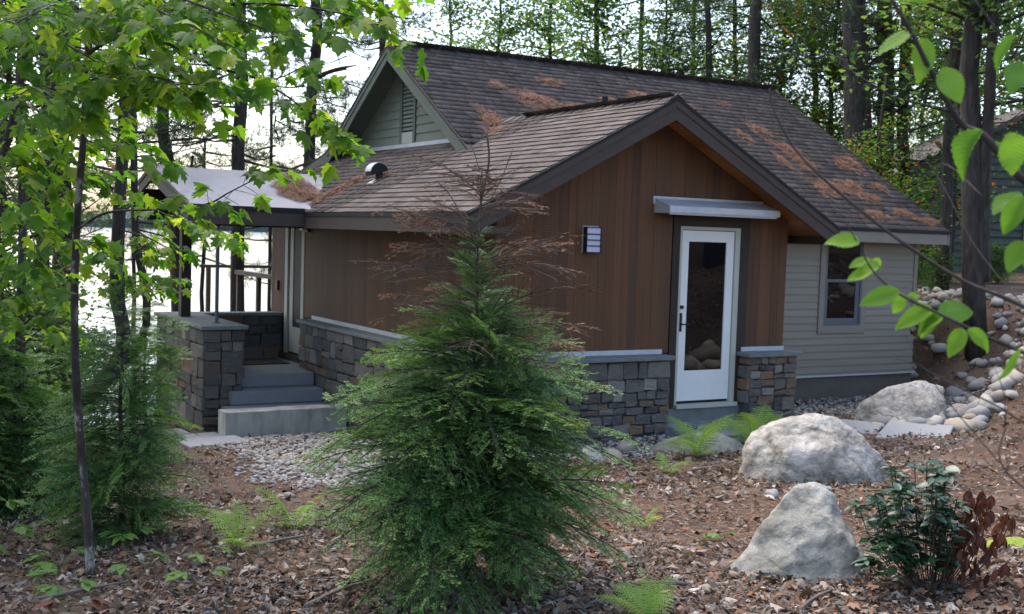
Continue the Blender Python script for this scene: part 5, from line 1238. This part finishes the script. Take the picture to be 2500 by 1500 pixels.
# ------------------------------------------------------------------ boulders
cr_ = np.array([rt[0], rt[1], 0]); cr_ /= np.linalg.norm(cr_); cf_ = np.array([fw[0], fw[1], 0]); cf_ /= np.linalg.norm(cf_)
def boulder(name, base, pts, label, mat, seed, amp=.03, group=None, rnd_it=9):
    """pts: hull points (right, away, up) as seen from the photo; rounded and roughened"""
    bm = bmesh.new()
    for (a, b_, c) in pts:
        q = cr_*a+cf_*b_; bm.verts.new((q[0], q[1], c))
    res = bmesh.ops.convex_hull(bm, input=bm.verts)
    for v in [g for g in res['geom_interior'] if isinstance(g, bmesh.types.BMVert)]: bm.verts.remove(v)
    bmesh.ops.triangulate(bm, faces=bm.faces[:])
    for _ in range(4): bmesh.ops.subdivide_edges(bm, edges=[e for e in bm.edges if e.calc_length() > .03], cuts=1); bmesh.ops.triangulate(bm, faces=bm.faces[:])
    for _ in range(rnd_it): bmesh.ops.smooth_vert(bm, verts=bm.verts, factor=.5, use_axis_x=True, use_axis_y=True, use_axis_z=True)
    bm.normal_update()
    for v in bm.verts:
        p = v.co*2.2+Vector((seed*7, 0, 0))
        v.co += v.normal*(amp*noise.fractal(p, .9, 2.1, 6)+amp*.8*(abs(noise.noise(p*1.3+Vector((0, 4, 0))))-.3)+amp*.25*noise.noise(p*7))
    me = bpy.data.meshes.new(name); bm.to_mesh(me); bm.free()
    for p in me.polygons: p.use_smooth = True
    o = obj(name, me, mat, None, Matrix.Translation(base)); return tag(o, label, 'boulder', group)
boulder('boulder', gpt(1.55, -3.25, -.14), [(-.62, -.2, 0), (-.65, .3, 0), (-.60, -.1, .35), (-.55, .2, .5), (-.38, -.15, .60), (-.1, .0, .70), (.12, -.1, .69), (.2, .3, .62), (.5, -.1, .46), (.72, .1, .22), (.78, 0, 0), (.4, -.5, 0), (-.3, -.5, 0), (-.35, -.42, .4), (.1, -.42, .45), (.6, .5, 0), (0, .6, 0), (0, .5, .5)],
    'broad pale granite boulder in front of the white door', MT['boulder'], 1, .045, rnd_it=6)
boulder('boulder', gpt(-1.15, -5.9, -.15), [(-.50, -.05, .0), (-.46, -.05, .14), (-.33, .0, .33), (-.2, .0, .5), (-.09, .05, .63), (.0, .08, .67), (.09, .06, .66), (.2, .06, .55), (.3, .08, .38), (.38, .1, .2), (.4, .0, 0), (-.15, -.36, .05), (.2, -.38, .05), (-.12, -.24, .36), (.1, -.22, .45), (.24, -.22, .3), (-.32, -.3, .05), (.1, .45, 0), (-.25, .42, 0), (.05, .3, .5), (.34, .3, .1)],
    'pointed grey boulder beside the dark laurel shrub', MT['boulder2'], 2, .05, rnd_it=3)
boulder('boulder', gpt(5.75, -.45, -.1), [(q[0]*.66, q[1]*.66, q[2]*.72) for q in [(-.72, 0, 0), (-.75, .2, .3), (-.6, .1, .55), (-.2, .1, .78), (.3, .2, .86), (.8, .5, .9), (1.2, .6, .8), (1.1, .1, .4), (.6, -.3, .5), (.2, -.45, .2), (-.3, -.4, .15), (-.4, -.42, 0), (.9, -.3, 0), (1, .8, 0), (-.4, .7, 0)]],
    'long rounded boulder at the foot of the cobble bank', MT['boulder'], 5, .02)
boulder('boulder', gpt(1.75, -1.35, -.12), [(-.5, 0, 0), (-.42, .1, .18), (-.1, 0, .30), (.3, .1, .34), (.55, .2, .2), (.6, 0, 0), (0, -.3, 0), (0, -.25, .18), (.2, .5, 0), (-.3, .4, 0), (0, .35, .28)],
    'low mossy rock among the ferns by the stoop', MT['boulder2'], 6, .015)

# ------------------------------------------------------------------ cobbles on the bank
def pebble_base(seed, sub=2, amp=.18, sq=(1, .8, .6)):
    bm = bmesh.new(); bmesh.ops.create_icosphere(bm, subdivisions=sub, radius=.5)
    for v in bm.verts:
        n_ = noise.noise(v.co*1.8+Vector((seed*3.3, 0, 0)))
        v.co = Vector((v.co.x*sq[0], v.co.y*sq[1], v.co.z*sq[2]))*(1+amp*n_)
    V = np.array([v.co[:] for v in bm.verts]); Fc = np.array([[v.index for v in f.verts] for f in bm.faces]); bm.free(); return V, Fc
COB = [pebble_base(i, 2, .6, q) for i, q in enumerate([(1, .8, .62), (1.1, .75, .7), (.95, .9, .55), (1.2, .8, .6), (1, .7, .75)])]
PEB = [pebble_base(i+20, 1, .3, q) for i, q in enumerate([(1, .8, .5), (1.2, .8, .55), (.9, .85, .6)])]
COB_ME = [to_mesh('cobble', b_, MT['cobble'], True) for b_ in COB]
bank = bpy.data.objects.new('cobble_bank', None); COL.objects.link(bank); WORLD['cobble_bank'] = Matrix(); tag(bank, kind='structure')
bank['label'] = 'bank of rounded river cobbles at the right of the cabin'
rng = np.random.default_rng(44); placed = []
for tries in range(9000):
    if len(placed) >= 300: break
    y = rng.uniform(-1.5, 5.6)
    xf = float(np.interp(y, [-2.4, -1, 1, 30], [5.6, 6.3, 8.75, 8.9])); x = xf+rng.uniform(.0, 2.9)
    if y < .2 and x < xf+.2: continue
    r_ = rng.uniform(.05, .13) if rng.random() < .8 else rng.uniform(.13, .2)
    if any((x-a)**2+(y-b_)**2 < (.6*(r_+c))**2 for a, b_, c in placed): continue
    placed.append((x, y, r_))
for k, (x, y, r_) in enumerate(placed):
    R = rand_rots(1, rng, .35)[0]
    obj('cobble', COB_ME[k % 5], None, bank, mat4((x, y, tz(x, y)+r_*.22), R, r_*2*rng.uniform(.85, 1.1)))
for k in range(34):       # loose stones near the long boulder and along the path
    q = [(6.3, -1.0), (6.7, -.9), (6.0, -1.05), (5.75, -1.1), (6.9, -1.3), (6.5, -.6), (5.4, -.95), (7.1, -1.0)][k % 8]; x, y = q[0]+rng.normal(0, .22), q[1]+rng.normal(0, .18); r_ = rng.uniform(.08, .2)
    obj('cobble', COB_ME[k % 5], None, bank, mat4((x, y, tz(x, y)+r_*.3), rand_rots(1, rng, .35)[0], r_*2))
for k in range(16):       # the bank goes on past the right edge; these show in the door glass
    x, y = rng.uniform(5.6, 7.6), rng.uniform(-4.8, -2.9); r_ = rng.uniform(.14, .32)
    obj('cobble', COB_ME[k % 5], None, bank, mat4((x, y, tz(x, y)+r_*.3), rand_rots(1, rng, .35)[0], r_*2))
for k, (x, y, r_, lab) in enumerate([(-.77, -3.62, .045, 'small round pale stone lying on the path right of the hemlock'), (.42, -3.95, .06, 'tan pebble at the left foot of the broad boulder'), (.95, -4.0, .06, 'flat stone in front of the broad boulder'), (-.2, -.75, .11, 'pale rock beside the stone wall behind the hemlock'), (.35, -1.5, .13, 'flat pale rock at the edge of the gravel right of the hemlock'), (.75, -1.3, .1, 'small white rock by the ferns'), (1.2, -.9, .12, 'round white rock near the stoop'), (-2.9, -2.0, .05, 'small round stone on the needle path at left')]):
    tag(obj('stone', COB_ME[k % 5], None, None, mat4((x, y, tz(x, y)+r_*.4), rand_rots(1, rng, .25)[0], r_*2)), lab, 'stone', 'loose stones on the ground')

# ------------------------------------------------------------------ paving slabs
def paver(x, y, w_, l_, rot, label, z=.012):
    bm = bmesh.new(); bmesh.ops.create_cube(bm, size=1)
    for v in bm.verts: v.co = Vector((v.co.x*w_, v.co.y*l_, v.co.z*.08))
    bmesh.ops.bevel(bm, geom=bm.edges[:], offset=.008, segments=1, affect='EDGES'); me = bpy.data.meshes.new('paver'); bm.to_mesh(me); bm.free()
    tag(obj('paver', me, MT['slab'], None, Matrix.Translation((x, y, tz(x, y)-.01+z)) @ Matrix.Rotation(rot, 4, 'Z')), label, 'paving slab', 'granite paving slabs')
paver(5.0, -1.45, .75, 1.45, -.95, 'pale granite slab on the path beyond the broad boulder')
paver(4.75, -.75, .55, 1.1, -.95, 'second granite slab just behind the pale one near the long boulder')
paver(-2.15, 2.75, .75, .5, .1, 'granite slab at the left end of the concrete wall')
paver(-2.05, 3.75, .6, .45, .1, 'middle granite slab left of the concrete wall')
paver(-2.35, 4.35, .6, .4, .1, 'far granite slab at the foot of the porch pier')

# ------------------------------------------------------------------ ferns, seedlings, laurel
def fern_mesh(seed, L_=.5, pairs=17):
    r = random.Random(seed); m = MB(); V, Fc = [], []
    cv = lambda s: np.array([0, s, .55*s-.75*s*s/L_*.8])
    m.tube([cv(s) for s in np.linspace(0, L_, 8)], .0022, 3, cap=False)
    for i in range(pairs):
        t = .12+.88*i/pairs; s = L_*t; p = cv(s); l2 = L_*.27*math.sin(math.pi*min(1, (t*.92+.1)))**.8*r.uniform(.85, 1.1)+.006
        for sd in (-1, 1):
            d = nrm((sd, .42, -.12+r.uniform(-.1, .1))); wv = nrm((0, 1, 0)-d*.4)
            n = 7
            for k in range(n):
                a, b_ = k/n, (k+.7)/n; wl = .085*l2*(1-.7*a)+.0015
                q0, q1 = p+d*l2*a, p+d*l2*b_
                dz = np.array([0, 0, -.25*l2*a*a])
                m.add([q0+dz, q1+dz, q1+wv*wl*.75+dz, q0+wv*wl+dz], [(0, 1, 2, 3)]); m.add([q0+dz, q0-wv*wl+dz, q1-wv*wl*.75+dz, q1+dz], [(0, 1, 2, 3)])
    me = m.mesh('frond'); me.materials.append(MT['fern']); return me
FERN = [fern_mesh(i) for i in range(3)]
def fern(x, y, n, size, label, seed, az0=0, spread=6.28):
    r = random.Random(seed); z = tz(x, y); t = thing('fern', (x, y, z), label, 'fern', 'ferns on the forest floor')
    for k in range(n):
        a = az0+spread*(k+r.uniform(-.3, .3))/n; el = r.uniform(.25, .95)
        d = np.array([math.cos(a)*math.cos(el), math.sin(a)*math.cos(el), math.sin(el)])
        obj('frond', FERN[k % 3], None, t, mat4((x, y, z), leafR(d, (0, 0, 1)), size/.5*r.uniform(.75, 1.1)))
fern(1.45, -1.75, 9, .6, 'bright fern in front of the stoop', 1)
fern(2.45, -1.45, 9, .62, 'fern between the stoop and the broad boulder', 2)
fern(3.35, -1.0, 6, .5, 'fern just behind the broad boulder by the stone pier', 3)
fern(.55, -2.4, 4, .32, 'small fern low beside the mossy rock', 7)
fern(-3.3, -3.2, 6, .42, 'pale fern at the left skirt of the hemlock', 4)
fern(-3.85, -3.75, 6, .36, 'yellowing fern on the leaf litter left of the hemlock', 5)
fern(-2.62, -6.35, 7, .3, 'fern at the bottom edge right of the hemlock base', 6, .3, 2.6)
fern(-1.15, -4.35, 4, .25, 'small fern on the needle path right of the hemlock', 8)
fern(-3.05, -4.5, 4, .3, 'fern tucked under the left branches of the hemlock', 9)
SEED_ME = [to_mesh('seedling_leaf', q, MT['seedling']) for q in SL]
def seedling(x, y, n, size, label, seed, h_=.12, mes=None, whorl=5):
    r = random.Random(seed); z = tz(x, y); t = thing('seedling', (x, y, z), label, 'seedling', 'seedlings on the forest floor'); m = MB()
    for k in range(n):
        a = 6.28*k/n+r.uniform(-.4, .4); top = np.array([x+math.cos(a)*size*.9, y+math.sin(a)*size*.9, z+h_*r.uniform(.7, 1.2)])
        m.tube([(x, y, z), ((x+top[0])/2, (y+top[1])/2, z+h_*.75), top], .0018, 4, cap=False)
        for j in range(whorl):
            b_ = a+(j-(whorl-1)/2)*.62; d = np.array([math.cos(b_), math.sin(b_), r.uniform(-.3, .05)])
            obj('leaf', (mes or SEED_ME)[j % 3], None, t, mat4(top, leafR(d, (r.gauss(0, .15), r.gauss(0, .15), 1)), size*r.uniform(.7, 1.1)))
    m.build('stem', MT['seedling'], t)
seedling(-4.44, -3.35, 3, .11, 'light green seedling just right of the lichened stem', 1)
seedling(-4.55, -4.2, 2, .10, 'pale seedling lowest right of the lichened stem', 2)
seedling(-4.33, -4.6, 2, .10, 'small seedling on the litter at lower left', 3)
seedling(-4.98, -4.35, 3, .11, 'yellow green seedling at the foot of the lichened stem', 4)
seedling(-4.9, -3.7, 3, .12, 'dark green seedling left of the lichened stem', 5)
seedling(-4.1, -4.0, 2, .08, 'tiny seedling between the ferns at left', 6, .07)
seedling(-.95, -4.9, 2, .08, 'bright little seedling on the path left of the pointed boulder', 7, .06)
seedling(-5.15, -2.5, 4, .14, 'leafy seedling at the left edge below the stems', 8, .22)
seedling(-5.2, -3.2, 4, .14, 'broad leaved seedling at the left edge of the litter', 11, .2)
seedling(-5.0, -4.75, 2, .1, 'reddish seedling at the bottom left corner', 9, .08, [to_mesh('red_seedling_leaf', q, MT['rust_leaf']) for q in SL])

LAU = [simple_leaf(.24, .25, .35), simple_leaf(.26, .1, .5), simple_leaf(.22, .4, .2)]
LAU_ME = [to_mesh('laurel_leaf', q, MT['laurel'], True) for q in LAU]; RUST_ME = [to_mesh('dead_laurel_leaf', q, MT['rust_leaf'], True) for q in LAU]
lb = np.array(gpt(-.85, -6.55)); lau = thing('laurel_shrub', lb, 'dark glossy laurel shrub with dead rust leaves on its right side', 'shrub')
r = random.Random(5); green, rust = [], []
for k in range(62):
    a = r.uniform(-.44, .42); bb = r.uniform(-.27, .27); hh_ = .74-.42*abs(a+.04)-r.uniform(0, .4)
    top = lb+cr_*a+cf_*bb+np.array([0, 0, max(.1, hh_)])
    root = lb+cr_*a*.3+cf_*bb*.4
    MB().tube(smooth_path([root, (root+top)/2+cr_*a*.12, top], 3), .0032, 4, cap=False).build('stem', MT['bark'], lau)
    dead = a > .12 and hh_ < .56 or (a > -.12 and hh_ < .3)
    for j in range(18):
        f = r.uniform(.94, 1) if j < 8 else r.uniform(.3, .97)
        p = root+(top-root)*f; az_ = j*2.4+k
        if dead: d = np.array([math.cos(az_)*.45, math.sin(az_)*.45, -1]); rust.append((p, leafR(d, (r.gauss(0, .3), r.gauss(0, .3), 1)), r.uniform(.05, .085)))
        else: d = np.array([math.cos(az_), math.sin(az_), r.uniform(-.3, .4)]); green.append((p, leafR(d, (r.gauss(0, .3), r.gauss(0, .3), 1)), r.uniform(.06, .1)))
for j in range(16):
    az_ = j*2.4; p = lb-cr_*.3-cf_*.12+np.array([math.cos(az_)*.05, math.sin(az_)*.05, .16+.02*(j % 4)])
    green.append((p, leafR((math.cos(az_), math.sin(az_), .1), (0, 0, 1)), .1))
for lst, mes, nm_l, nm_f, mt_ in ((green, LAU_ME, 'leaf', 'foliage', 'laurel'), (rust, RUST_ME, 'dead_leaf', 'dead_foliage', 'rust_leaf')):
    lst.sort(key=lambda q: np.linalg.norm(q[0]-CAM))
    for k, (p, R, s) in enumerate(lst[:150]): obj(nm_l, mes[k % 3], None, lau, mat4(p, R, s))
    rs_ = lst[150:]
    if rs_: tag(obj(nm_f, scatter_mesh(nm_f, LAU, [q[0] for q in rs_], np.array([q[1] for q in rs_]), np.array([q[2] for q in rs_]), np.random.default_rng(3), smooth=True), MT[mt_], lau), kind='stuff')
bm = bmesh.new(); bmesh.ops.create_icosphere(bm, subdivisions=3, radius=.5)
for v in bm.verts: v.co = Vector((v.co.x*.42, v.co.y*.22, v.co.z*.06*(1+.5*noise.noise(v.co*5))))
me = bpy.data.meshes.new('moss_patch'); bm.to_mesh(me); bm.free()
tag(obj('moss_patch', me, MT['moss'], None, Matrix.Translation(gpt(.42, -6.1, .01))), 'bright yellow green moss cushion at the right edge', 'moss')

# ------------------------------------------------------------------ forest floor cover
rng = np.random.default_rng(99)
def seg_dist(x, y, pts):
    d = np.full(x.shape, 1e9)
    for (a, b_) in zip(pts[:-1], pts[1:]):
        a, b_ = np.array(a), np.array(b_); ab = b_-a; t = np.clip(((x-a[0])*ab[0]+(y-a[1])*ab[1])/(ab@ab), 0, 1)
        d = np.minimum(d, np.hypot(x-a[0]-t*ab[0], y-a[1]-t*ab[1]))
    return d
PATH = [(-3.4, 2.2), (-2.9, -.2), (-2.4, -1.9), (-1.0, -3.9), (.2, -5.0), (2.2, -4.6), (5.0, -3.2), (8, -3.5)]
def path_mask(x, y): return 1-ss(.55, 1.05, seg_dist(x, y, PATH))
GRAVEL = [(-1.3, 3.2), (-1.3, .8), (-1.9, -.8), (-.6, -.9), (1.2, -.75), (2.0, -.6)]
def gravel_mask(x, y): return 1-ss(.7, 1.15, seg_dist(x, y, GRAVEL)+np.where(x > -.3, .35, 0))
def in_house(x, y): return ((x > SX-.05) & (x < XRR) & (y > -.2) & (y < 9)) & ~((x > 4.3) & (y < YC-.02)) | ((x > -1.85) & (x < .1) & (y > 3.42) & (y < 7.1))
def visible_pts(n, dmin=4.2, dmax=22):
    """points on the ground inside a wide fan in front of the camera, denser nearby"""
    a = YAW+rng.uniform(-.62, .85, n); d = dmin*(dmax/dmin)**rng.uniform(0, 1, n)
    x = CAM[0]+np.sin(a)*d; y = CAM[1]+np.cos(a)*d; return x, y, d
def litter_leaf(seed):
    r = random.Random(seed); base = MAPLE[seed % 3] if seed % 3 == 0 else simple_leaf(r.uniform(.3, .5), r.uniform(-.6, .8), r.uniform(-.8, 1.0))
    V, Fc = base; V = V.copy(); V[:, 1] -= .5; V[:, 2] += .25*np.sin(V[:, 0]*4+seed)*.5+.18*np.sin(V[:, 1]*5+seed); return V, Fc
def chip(seed):
    r = random.Random(seed); n = 5; V = []
    for i in range(n):
        t = i/(n-1)-.5; w_ = .16*(1-abs(t)*1.4)*r.uniform(.6, 1.2)+.02; z_ = .18*t*t*r.uniform(-1, 1)*4*.4
        V += [(-w_, t, z_), (w_, t, z_+r.uniform(-.08, .08))]
    return np.array(V), np.array([(2*i, 2*i+1, 2*i+3, 2*i+2) for i in range(n-1)])
n = 180000
x, y, d = visible_pts(n)
dens = 1-.72*path_mask(x, y)-.55*gravel_mask(x, y); hsh = noise
patch = np.array([noise.noise(Vector((a*1.1, b_*1.1, 3.)))*.9 for a, b_ in zip(x[:], y[:])])
keep = (rng.uniform(0, 1, n) < np.clip(dens*(.75+patch), .04, 1)) & ~in_house(x, y)
x, y, d = x[keep], y[keep], d[keep]; n = len(x)
P = np.stack([x, y, terr(x, y)+.004+rng.uniform(0, .022, n)], 1)
for (bx_, by_, br_) in ((1.55, -3.25, .72), (-1.15, -5.9, .42), (5.75, -.45, .6), (-3.16, -5.41, .5)):   # drifts against boulders and under the hemlock
    m_ = 650; t_ = rng.uniform(0, 6.28, m_); q_ = br_*rng.uniform(.75, 1.25, m_); ax_, ay_ = bx_+np.cos(t_)*q_, by_+np.sin(t_)*q_
    P = np.concatenate([P, np.stack([ax_, ay_, terr(ax_, ay_)+rng.uniform(.01, .05, m_)*(1.35-q_/br_)*1.5], 1)]); d = np.concatenate([d, np.full(m_, 6.)])
n = len(P)
isl = rng.uniform(0, 1, n) < .42
R = rand_rots(n, rng, .62)
def lite(w_, fold, droop):
    V = []
    for y_, k_ in ((0, .12), (.45, 1), (1, .1)): V += [(-w_*k_, y_, fold*w_*k_-droop*y_*y_*.5), (0, y_, -droop*y_*y_*.5+.06*k_), (w_*k_, y_, fold*w_*k_-droop*y_*y_*.5)]
    return np.array(V), np.array([(0, 1, 4, 3), (1, 2, 5, 4), (3, 4, 7, 6), (4, 5, 8, 7)])
leafb = [lite(.42, .5, .6), lite(.35, -.4, -.7), lite(.5, .2, .9), lite(.3, .9, .3)]
leafb = [(v-np.array([0, .5, 0]), f) for v, f in leafb]
s = (.014+.055*rng.uniform(0, 1, n)**2.2)*(1+.3*(d > 9))
me = scatter_mesh('leaf_litter', leafb, P[isl], R[isl], s[isl], rng)
lit = tag(obj('leaf_litter', me, MT['litter']), 'brown dead leaves covering the forest floor', 'leaf litter', kind='stuff')
chips = [chip(i) for i in range(6)]
me = scatter_mesh('bark_mulch', chips, P[~isl], R[~isl], s[~isl]*1.2, rng)
tag(obj('bark_mulch', me, MT['twig']), 'grey weathered bark chips mixed into the leaf litter', 'mulch', kind='stuff')
# whole maple leaves lying about
n2 = 1700; x, y, d = visible_pts(n2, 4.3, 12); k = (path_mask(x, y) < .6) & ~in_house(x, y); x, y = x[k], y[k]
mlb = [(b_[0]-np.array([0, .5, 0]), b_[1]) for b_ in MAPLE]
tag(obj('fallen_maple_leaves', scatter_mesh('fallen_maple_leaves', mlb, np.stack([x, y, terr(x, y)+.025], 1), rand_rots(len(x), rng, .4), rng.uniform(.045, .085, len(x)), rng), MT['litter']), 'curled fallen maple leaves on the litter', 'leaf litter', kind='stuff')
# gravel
n = 42000; x = rng.uniform(-3.2, 9.5, n); y = rng.uniform(-2.5, 4.5, n)
gm = gravel_mask(x, y); wallstrip = ((x > 4.4) & (y > .2) & (y < YC))*.55
k = (rng.uniform(0, 1, n) < np.clip(np.maximum(gm, wallstrip)+.012, 0, 1)) & ~in_house(x, y) & (x < 8.8); x, y = x[k], y[k]; n = len(x)
s = rng.uniform(.025, .065, n)
tag(obj('gravel', scatter_mesh('gravel', PEB, np.stack([x, y, terr(x, y)+s*.18], 1), rand_rots(n, rng, .35), s, rng, smooth=True), MT['pebble']), 'grey pebbles along the base of the cabin walls', 'gravel', kind='stuff')
n = 1500; x, y, d = visible_pts(n, 5, 18); k = ~in_house(x, y); x, y = x[k], y[k]; s = rng.uniform(.015, .05, len(x))
tag(obj('path_pebbles', scatter_mesh('path_pebbles', PEB, np.stack([x, y, terr(x, y)+s*.2], 1), rand_rots(len(x), rng, .35), s, rng, smooth=True), MT['pebble']), 'scattered small pebbles on the path and litter', 'gravel', kind='stuff')
# needles on the ground
def needle_strip(): return np.array([(-.02, -.5, 0), (.02, -.5, 0), (.02, .5, .05), (-.02, .5, .05)]), np.array([(0, 1, 2, 3)])
NB = [needle_strip(), (needle_strip()[0]*np.array([1, 1, -1]), needle_strip()[1])]
n = 60000; x, y, d = visible_pts(n, 4.3, 19); k = (rng.uniform(0, 1, n) < .35+.65*path_mask(x, y)) & ~in_house(x, y); x, y, d = x[k], y[k], d[k]
tag(obj('ground_needles', scatter_mesh('ground_needles', NB, np.stack([x, y, terr(x, y)+rng.uniform(.004, .014, len(x))], 1), rand_rots(len(x), rng, .12), rng.uniform(.06, .12, len(x)), rng), MT['needles_dead']), 'orange pine needles strewn over the path', 'needles', kind='stuff')
# sticks
r = random.Random(3)
for k, (px, py, ln, a, lab) in enumerate([(830, 1460, .55, .5, 'grey forked stick under the left side of the hemlock'), (1060, 1470, .5, -.3, 'long bark strip at the foot of the hemlock'), (690, 1330, .4, .2, 'short stick on the litter beside the ferns'), (1600, 1440, .35, 2.8, 'broken twig left of the pointed boulder'), (1990, 1480, .45, .4, 'dark bark strip at the bottom right'), (200, 1455, .5, .2, 'stick at the lower left by the lichened stem'), (1720, 1150, .35, .1, 'grey wood piece behind the hemlock on the litter'), (2380, 1010, .4, -.4, 'twig lying on the bank at right')]):
    g = ground_at(px, py); d = np.array([math.cos(a), math.sin(a), .02])
    pts = [g-d*ln/2+np.array([0, 0, .03]), g+np.array([r.gauss(0, .02), r.gauss(0, .02), .035]), g+d*ln/2+np.array([0, 0, .03])]
    tag(tree_tube(smooth_path(pts, 4), .014, .006, 6, .15, k).build('stick', MT['twig'], None, True), lab, 'stick', 'sticks on the ground')
# pine needles drifted on the roofs
V_, F_ = needle_strip(); P, R, S = [], [], []
def drift(cx, cy, rx, ry, rot, n, surf, norm):
    n = int(n*1.5); t_ = rng.uniform(0, 6.28, n); q_ = np.sqrt(rng.uniform(0, 1, n))*(1+.35*np.sin(t_*3+cx*9)+.2*np.sin(t_*7+cy*5)); a = q_*np.cos(t_)*rx*.85; b_ = q_*np.sin(t_)*ry*.85; c, s_ = math.cos(rot), math.sin(rot)
    x = cx+a*c-b_*s_; y = cy+a*s_+b_*c; z = np.array([surf(u, v) for u, v in zip(x, y)])+.022+rng.uniform(0, .06, n)*(1.05-np.minimum(1, q_))
    P.append(np.stack([x, y, z], 1)); base = frame((1, 0, -norm[0]/norm[2]), norm); R.append(base[None] @ rand_rots(n, rng, .4)); S.append(rng.uniform(.06, .12, n))
nm_ = nrm((0, -PM, 1)); nl_ = nrm((-PW, 0, 1)); zmf = lambda u, v: zm(v); zlf = lambda u, v: zw(u)
for (cx, cy, rx, ry, rot, n) in [(2.44, 4.34, .16, .12, 0, 130), (2.95, 4.0, .5, .28, -.25, 1000), (3.54, 4.62, .28, .12, 0, 220), (3.63, 3.91, .22, .14, 0, 260), (5.17, 4.46, .32, .17, -.2, 480), (4.4, 4.2, .3, .16, 0, 220), (5.9, 4.3, .3, .12, 0, 160), (1.85, 3.2, .3, .5, .3, 900), (6.9, 4.5, .18, .12, 0, 60), (7.05, 3.75, .3, .22, -.5, 300), (7.15, 3.2, .28, .35, .3, 520), (7.2, 2.85, .22, .25, 0, 380), (7.15, 2.2, .5, .28, 0, 750), (8.37, 2.96, .2, .3, 0, 300), (8.1, 2.9, .18, .25, 0, 260), (7.66, 2.3, .32, .2, 0, 380), (7.75, 2.0, .3, .18, 0, 330), (7.42, 1.55, .35, .16, 0, 300), (8.45, 1.46, .28, .12, 0, 300), (8.11, 1.64, .25, .14, 0, 240), (6.5, 3.5, .16, .3, 0, 150), (6.75, 2.85, .14, .3, 0, 180), (8.3, 2.3, .2, .14, 0, 180)]: drift(cx, cy, rx, ry, rot, n, zmf, nm_)
for (cx, cy, rx, ry, rot, n) in [(.2, 4.5, .5, .22, .25, 900), (-.1, 4.5, .35, .2, 0, 500), (.36, 3.72, .14, .2, 0, 150), (1.5, 3.1, .3, .4, .5, 500), (-.35, 4.4, .2, .2, 0, 250)]: drift(cx, cy, rx, ry, rot, n, zlf, nl_)
pzf = lambda u, v: pz(v)
for (cx, cy, rx, ry, rot, n) in [(-.3, 4.75, .32, .35, 0, 1300), (-.25, 5.4, .35, .4, 0, 1100), (-.45, 5.0, .3, .3, 0, 700), (-.15, 5.9, .22, .25, 0, 300)]: drift(cx, cy, rx, ry, rot, n, pzf, nrm((0, -.27, 1)))
n = 1800   # single needles lying all over the shingles
x = rng.uniform(XM+.3, XB, n); y = rng.uniform(YE, YR, n); k = np.array([(u > EXR) or zm(v) > zw(u)+.02 for u, v in zip(x, y)]); x, y = x[k], y[k]
P.append(np.stack([x, y, zm(y)+.024], 1)); R.append(frame((1, 0, 0), nm_)[None] @ rand_rots(len(x), rng, .05)); S.append(rng.uniform(.06, .1, len(x)))
n = 900; x = rng.uniform(EXL, 1.9, n); y = rng.uniform(OF, 3, n); k = np.array([zw(u) > zm(v) for u, v in zip(x, y)]); x, y = x[k], y[k]
P.append(np.stack([x, y, HW-PW*np.abs(x-XR0)+.024], 1)); R.append(frame((1, 0, PW), nl_)[None] @ rand_rots(len(x), rng, .05)); S.append(rng.uniform(.06, .1, len(x)))
P, R, S = np.concatenate(P), np.concatenate(R), np.concatenate(S)
tag(obj('roof_needles', scatter_mesh('roof_needles', NB, P, R, S, rng), MT['needles_dead']), 'rust coloured pine needle drifts lying on the roofs', 'needles', kind='stuff')
